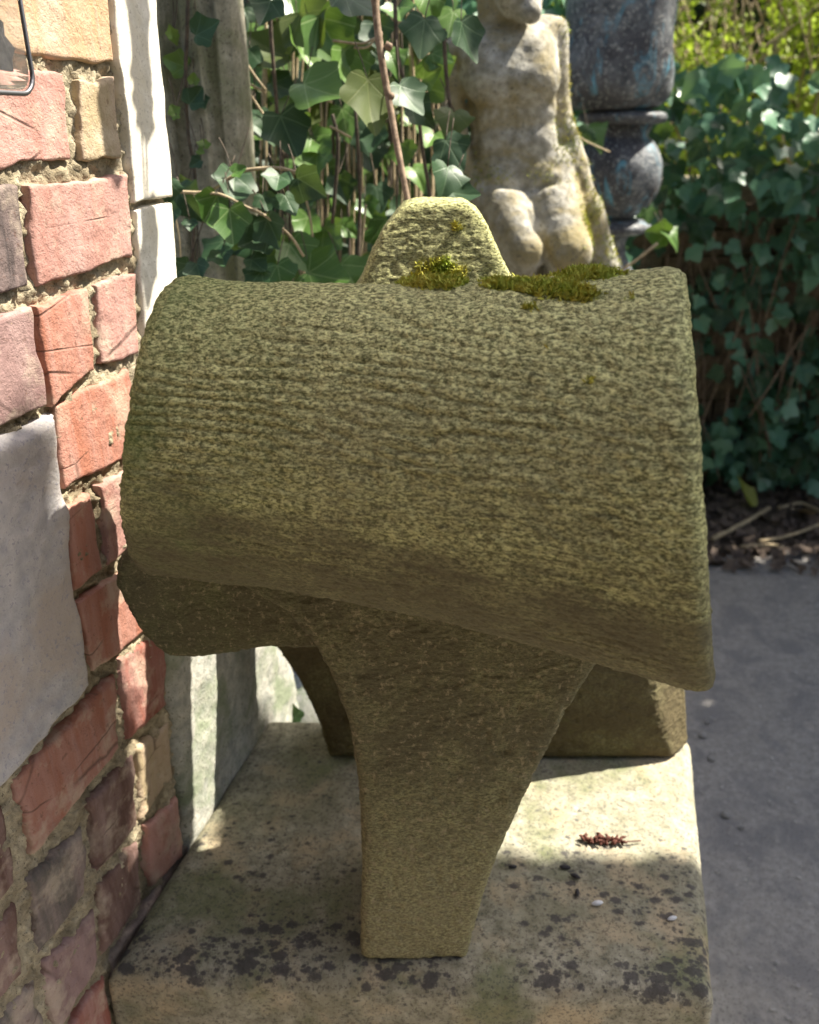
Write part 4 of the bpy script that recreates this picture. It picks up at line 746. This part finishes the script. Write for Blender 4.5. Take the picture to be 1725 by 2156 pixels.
# dark shrub behind the thicket
sb = thing('evergreen_shrub', 'dark evergreen shrub behind the ivy thicket and the statue', 'shrub', (.0, 2.1, 0))
n = 5200; P = rng.normal(0, 1, (n, 3)); P = P / np.linalg.norm(P, axis=1)[:, None] * (rng.random(n) ** .4)[:, None] * np.array([.62, .26, .85]) + np.array([-.05, 2.25, .95]); P[:, 2] = np.abs(P[:, 2])
leaf_mass('foliage', MT['ivyf'], P, rng.uniform(.03, .07, n), rng.normal(0, .7, (n, 3)) + np.array([0, -.8, .6]), rng.normal(0, .6, (n, 3)) + np.array([0, 0, -1]), sb)
b = MB()
for k in range(14): b.tube(wiggle((-.05 + random.gauss(0, .05), 2.25, 0), (-.05 + random.gauss(0, .16), 2.25 + random.gauss(0, .1), random.uniform(.9, 1.6)), 8, .02), random.uniform(.006, .014), 6)
b.build_each('stem', MT['darkstem'], sb)

# ------------------------------------------------------------------ unseen tree right of the view, crown leaves laid out to shade chosen spots
tr = thing('shade_tree', 'unseen broadleaf tree right of the path, crown shaped to shade the carving', 'tree', (3.3, 1.9, 0))
Sn = np.array(S); e1_ = np.cross(Sn, [0, 0, 1.]); e1_ /= np.linalg.norm(e1_); e2_ = np.cross(Sn, e1_); flat = lambda P: np.stack([P @ e1_, P @ e2_], 1)
lit = []
def litpx(x0, y0, x1, y1, f, nx=6, ny=6):
    for x in np.linspace(x0, x1, nx):
        for y in np.linspace(y0, y1, ny): lit.append(tuple(f(x, y)))
wl = lambda x, y: wall(*wsz(x, y), .003)
litpx(75, -40, 335, 560, wl, 12, 26); litpx(70, 560, 290, 860, wl, 10, 14); litpx(120, 860, 290, 1420, wl, 8, 20); litpx(285, 1330, 390, 1850, wl, 6, 20)
litpx(1110, 1625, 1470, 1800, lambda x, y: atz(x, y, zt), 14, 8); litpx(1350, 1400, 1520, 1640, lambda x, y: at(x, y, .86), 14, 16)
litpx(930, 0, 1290, 560, lambda x, y: at(x, y, 1.58), 14, 22); litpx(1290, 240, 1400, 420, lambda x, y: at(x, y, 1.95), 6, 8); litpx(560, 0, 930, 600, lambda x, y: at(x, y, 1.28), 16, 24); litpx(560, 0, 930, 600, lambda x, y: at(x, y, 1.6), 16, 24)
litpx(1420, -20, 1725, 330, lambda x, y: at(x, y, 3.6), 10, 10)
lit2 = flat(np.array(lit)); cell = {}
for a, b_ in lit2: cell.setdefault((int(math.floor(a / .012)), int(math.floor(b_ / .012))), []).append((a, b_))
def is_lit(q):
    i_, j_ = int(math.floor(q[0] / .012)), int(math.floor(q[1] / .012))
    return any((i_ + a, j_ + b_) in cell for a in (-1, 0, 1) for b_ in (-1, 0, 1))
src = []
def shade(n, lo, hi):
    for _ in range(n): src.append([random.uniform(a, b_) for a, b_ in zip(lo, hi)])
shade(2200, (-.22, .36, .80), (.22, .70, 1.07)); shade(30, (-.03, .76, 1.0), (.09, .82, 1.1)); shade(900, (.0, .50, .41), (.34, .665, .43)); shade(400, (-.33, 1.06, .7), (-.18, 1.14, 1.6)); shade(300, (-.28, .5, .35), (.0, .6, .43))
shade(400, (-.19, .70, .417), (-.03, .92, .43)); shade(15000, (.35, .6, 0), (2.4, 2.15, .02)); shade(1700, (.5, 2.4, 0), (2.3, 2.66, 1.36)); shade(300, (.25, 1.9, 1.15), (.42, 2.0, 1.5)); shade(260, (.2, 1.0, .3), (.5, 1.7, .8))
cp = []
for p in src:
    p = np.array(p); q = flat(p[None])[0]
    if is_lit(q): continue
    P_ = p + Sn * random.uniform(1.9, 3.6)
    if P_[1] > 0 and abs(P_[0]) / max(P_[1], .01) < .62: P_ = p + Sn * 4.2
    x_, y_ = proj(P_); 
    if P_[1] > .05 and -60 < x_[0] < PW + 60 and -80 < y_[0] < PH + 60: continue
    cp.append(P_)
cp = np.array(cp); n = len(cp)
leaf_mass('crown', MT['farleaf'], cp, rng.uniform(.045, .072, n), rng.normal(0, .5, (n, 3)) + Sn, rng.normal(0, 1, (n, 3)), tr, SMALL * np.array([1.8, 1, 1]), SMF)
b = MB(); b.tube(wiggle((3.3, 1.9, 0), (3.2, 1.9, 3.4), 10, .03), [.11 - .007 * k for k in range(11)], 10)
for k in range(60):
    t = cp[rng.integers(n)]; z0 = random.uniform(1.2, 2.8); mid = (Vector((3.25, 1.9, z0)) + Vector(t)) / 2 + Vector((0, 0, .15)); pts = smooth_path([(3.25, 1.9, z0), mid, t], 60)
    qx, qy = proj(np.array([tuple(p) for p in pts]))
    if any((-50 < a < PW + 50) and (-80 < c < PH + 60) and p.y > 0 for a, c, p in zip(qx, qy, pts)) or any(is_lit(q) for q in flat(np.array([tuple(p) for p in pts]))): continue
    pts = pts[::12] + [pts[-1]]; b.tube(pts, [.03 * (1 - i_ / (len(pts))) + .004 for i_ in range(len(pts))], 6)
b.build('trunk', MT['bark'], tr)
